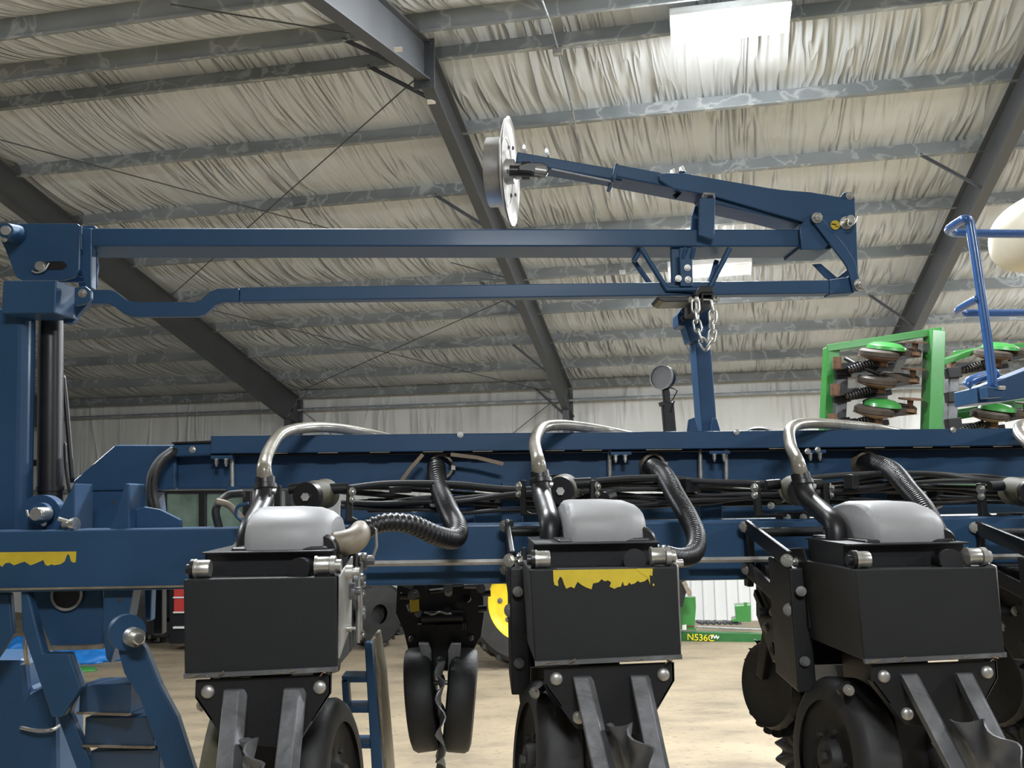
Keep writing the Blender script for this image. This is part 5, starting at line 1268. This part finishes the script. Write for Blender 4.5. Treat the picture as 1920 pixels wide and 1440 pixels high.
# blue tarps/green scoop far left
for (u, v, sx, lab) in ((165, 1236, 1.5, 'crumpled blue tarp on the floor behind the ladder'), (36, 1225, .5, 'small patch of blue tarp on the floor at the far left')):
    c = G(u, v); bm = bm_new(); bmesh.ops.create_icosphere(bm, subdivisions=4, radius=1)
    for w_ in bm.verts:
        k = 1+.35*noise.noise(w_.co*2.2+V3((u, 0, 0))); w_.co = V3((w_.co.x*sx*.5*k, w_.co.y*.45*k, max(0, w_.co.z*.28*k)))+c
    solo('tarp', bm, 'bluetarp', lab, 'tarp', smooth=True)
c = G(158, 1258); bm = bm_new(); bmesh.ops.create_uvsphere(bm, u_segments=24, v_segments=12, radius=1)
for w_ in bm.verts: w_.co = V3((w_.co.x*.19, w_.co.y*.13, max(0, w_.co.z)*.07+.0))+c
solo('plastic_scoop', bm, 'green', 'flat bright green object on the floor behind the ladder', 'scoop', smooth=True)
# green stand with N536C beam on the floor
gb = thing('green_implement', 'green implement beam lettered N536C on the floor by the far wall', 'implement', G(1340, 1203))
yb_ = (BI @ G(1340, 1203)).y
def gpl(name, pts, dy, t, mat='dgreen', **k): bm = bm_new(); prism(bm, [T(u, v, dy) for u, v in pts], FR @ V3((0, t, 0))); return obj(name, bm, mat, gb, bevel=.006, **k)
gpl('beam', [(1200, 1181), (1440, 1189), (1440, 1207), (1200, 1203)], 0, .15)
gpl('upright', [(1272, 1120), (1304, 1119), (1305, 1140), (1302, 1175), (1306, 1182), (1272, 1180)], -.02, .1, 'green')
gpl('crate', [(1378, 1136), (1408, 1134), (1408, 1166), (1372, 1166), (1372, 1162), (1380, 1160)], .5, .4, 'green')
gpl('crate_lug', [(1395, 1129), (1401, 1129), (1401, 1137), (1395, 1137)], .5, .05, 'green')
gpl('sticker', [(1279, 1172), (1287, 1171), (1287, 1181), (1279, 1181)], -.03, .005, 'white'); gpl('sticker', [(1288, 1172), (1302, 1173), (1302, 1176), (1288, 1176)], -.03, .005, 'rust')
bm = bm_new()
for i in range(14):
    u = 1308+i*5.4; bar(bm, T(u, 1164+(i % 3), .6), T(u+4, 1168+(i % 2)*2, .55), .05, .04)
bar(bm, T(1305, 1166, .6), T(1390, 1169, .6), .08, .03); obj('cutter_bar', bm, 'dsteel', gb)
gpl('rail', [(1305, 1174), (1440, 1180), (1440, 1183), (1305, 1177)], .3, .1, 'steel')
def text(s, u0, v0, size, col, dy, name, shear=0):
    cu = bpy.data.curves.new(name, 'FONT'); cu.body = s; cu.size = size; cu.extrude = .003; cu.offset = .0012
    cu.materials.append(M[col]); o = bpy.data.objects.new(name, cu); COL.objects.link(o); o.parent = gb
    me = bpy.data.meshes.new_from_object(o); bpy.data.objects.remove(o); o = bpy.data.objects.new(name, me); COL.objects.link(o); o.parent = gb
    o.matrix_local = Matrix.Translation(T(u0, v0, dy)-gb.location) @ Matrix.Rotation(BROT, 4, 'Z') @ Matrix.Rotation(math.radians(90), 4, 'X') @ Matrix.Rotation(-.03, 4, 'Z')
    return o
sz = (T(1300, 1190)-T(1300, 1203)).length*1.33
text('N536C', 1288, 1200, sz, 'jdyellow', -.035, 'lettering')
bm = bm_new(); z = [(1334, 1191), (1334, 1198), (1337, 1190), (1340, 1197), (1343, 1191), (1345, 1198), (1348, 1193)]
for a, b_ in zip(z[:-1], z[1:]): bar(bm, T(*a, -.03), T(*b_, -.03), .01, .018)
obj('scribble', bm, 'white', gb)
# dark equipment parts just right of the middle unit (1270-1300, 1085-1125)
q = thing('dark_machine_part', 'dark machine part with tan lever right of the middle row unit', 'machine part', G(1282, 1196))
yb_ -= .4
def qpl(name, pts, dy, t, mat): bm = bm_new(); prism(bm, [T(u, v, dy) for u, v in pts], FR @ V3((0, t, 0))); return obj(name, bm, mat, q, bevel=.006)
qpl('body', [(1262, 1085), (1282, 1085), (1290, 1100), (1284, 1120), (1280, 1138), (1262, 1140)], 0, .2, 'plastic')
qpl('lever', [(1278, 1092), (1284, 1090), (1297, 1110), (1297, 1118), (1290, 1118)], -.05, .05, 'tan')
qpl('leg', [(1262, 1138), (1272, 1138), (1272, 1205), (1262, 1205)], 0, .1, 'dgreen')
c = B(BX2-2*BAY, BYW-.62, P(170, 852, 19).z-CAMZ)
bm = bm_new(); lathe(bm, c, V3((0, 0, 1)), [(-.12, 0), (-.12, .12), (0, .20), (.02, .20), (.02, 0)], n=4); solo('column_cap', bm, 'plastic', 'small black hood mounted on the far-left grey column', 'hood')  # black funnel-shaped cap on the column, not a lamp
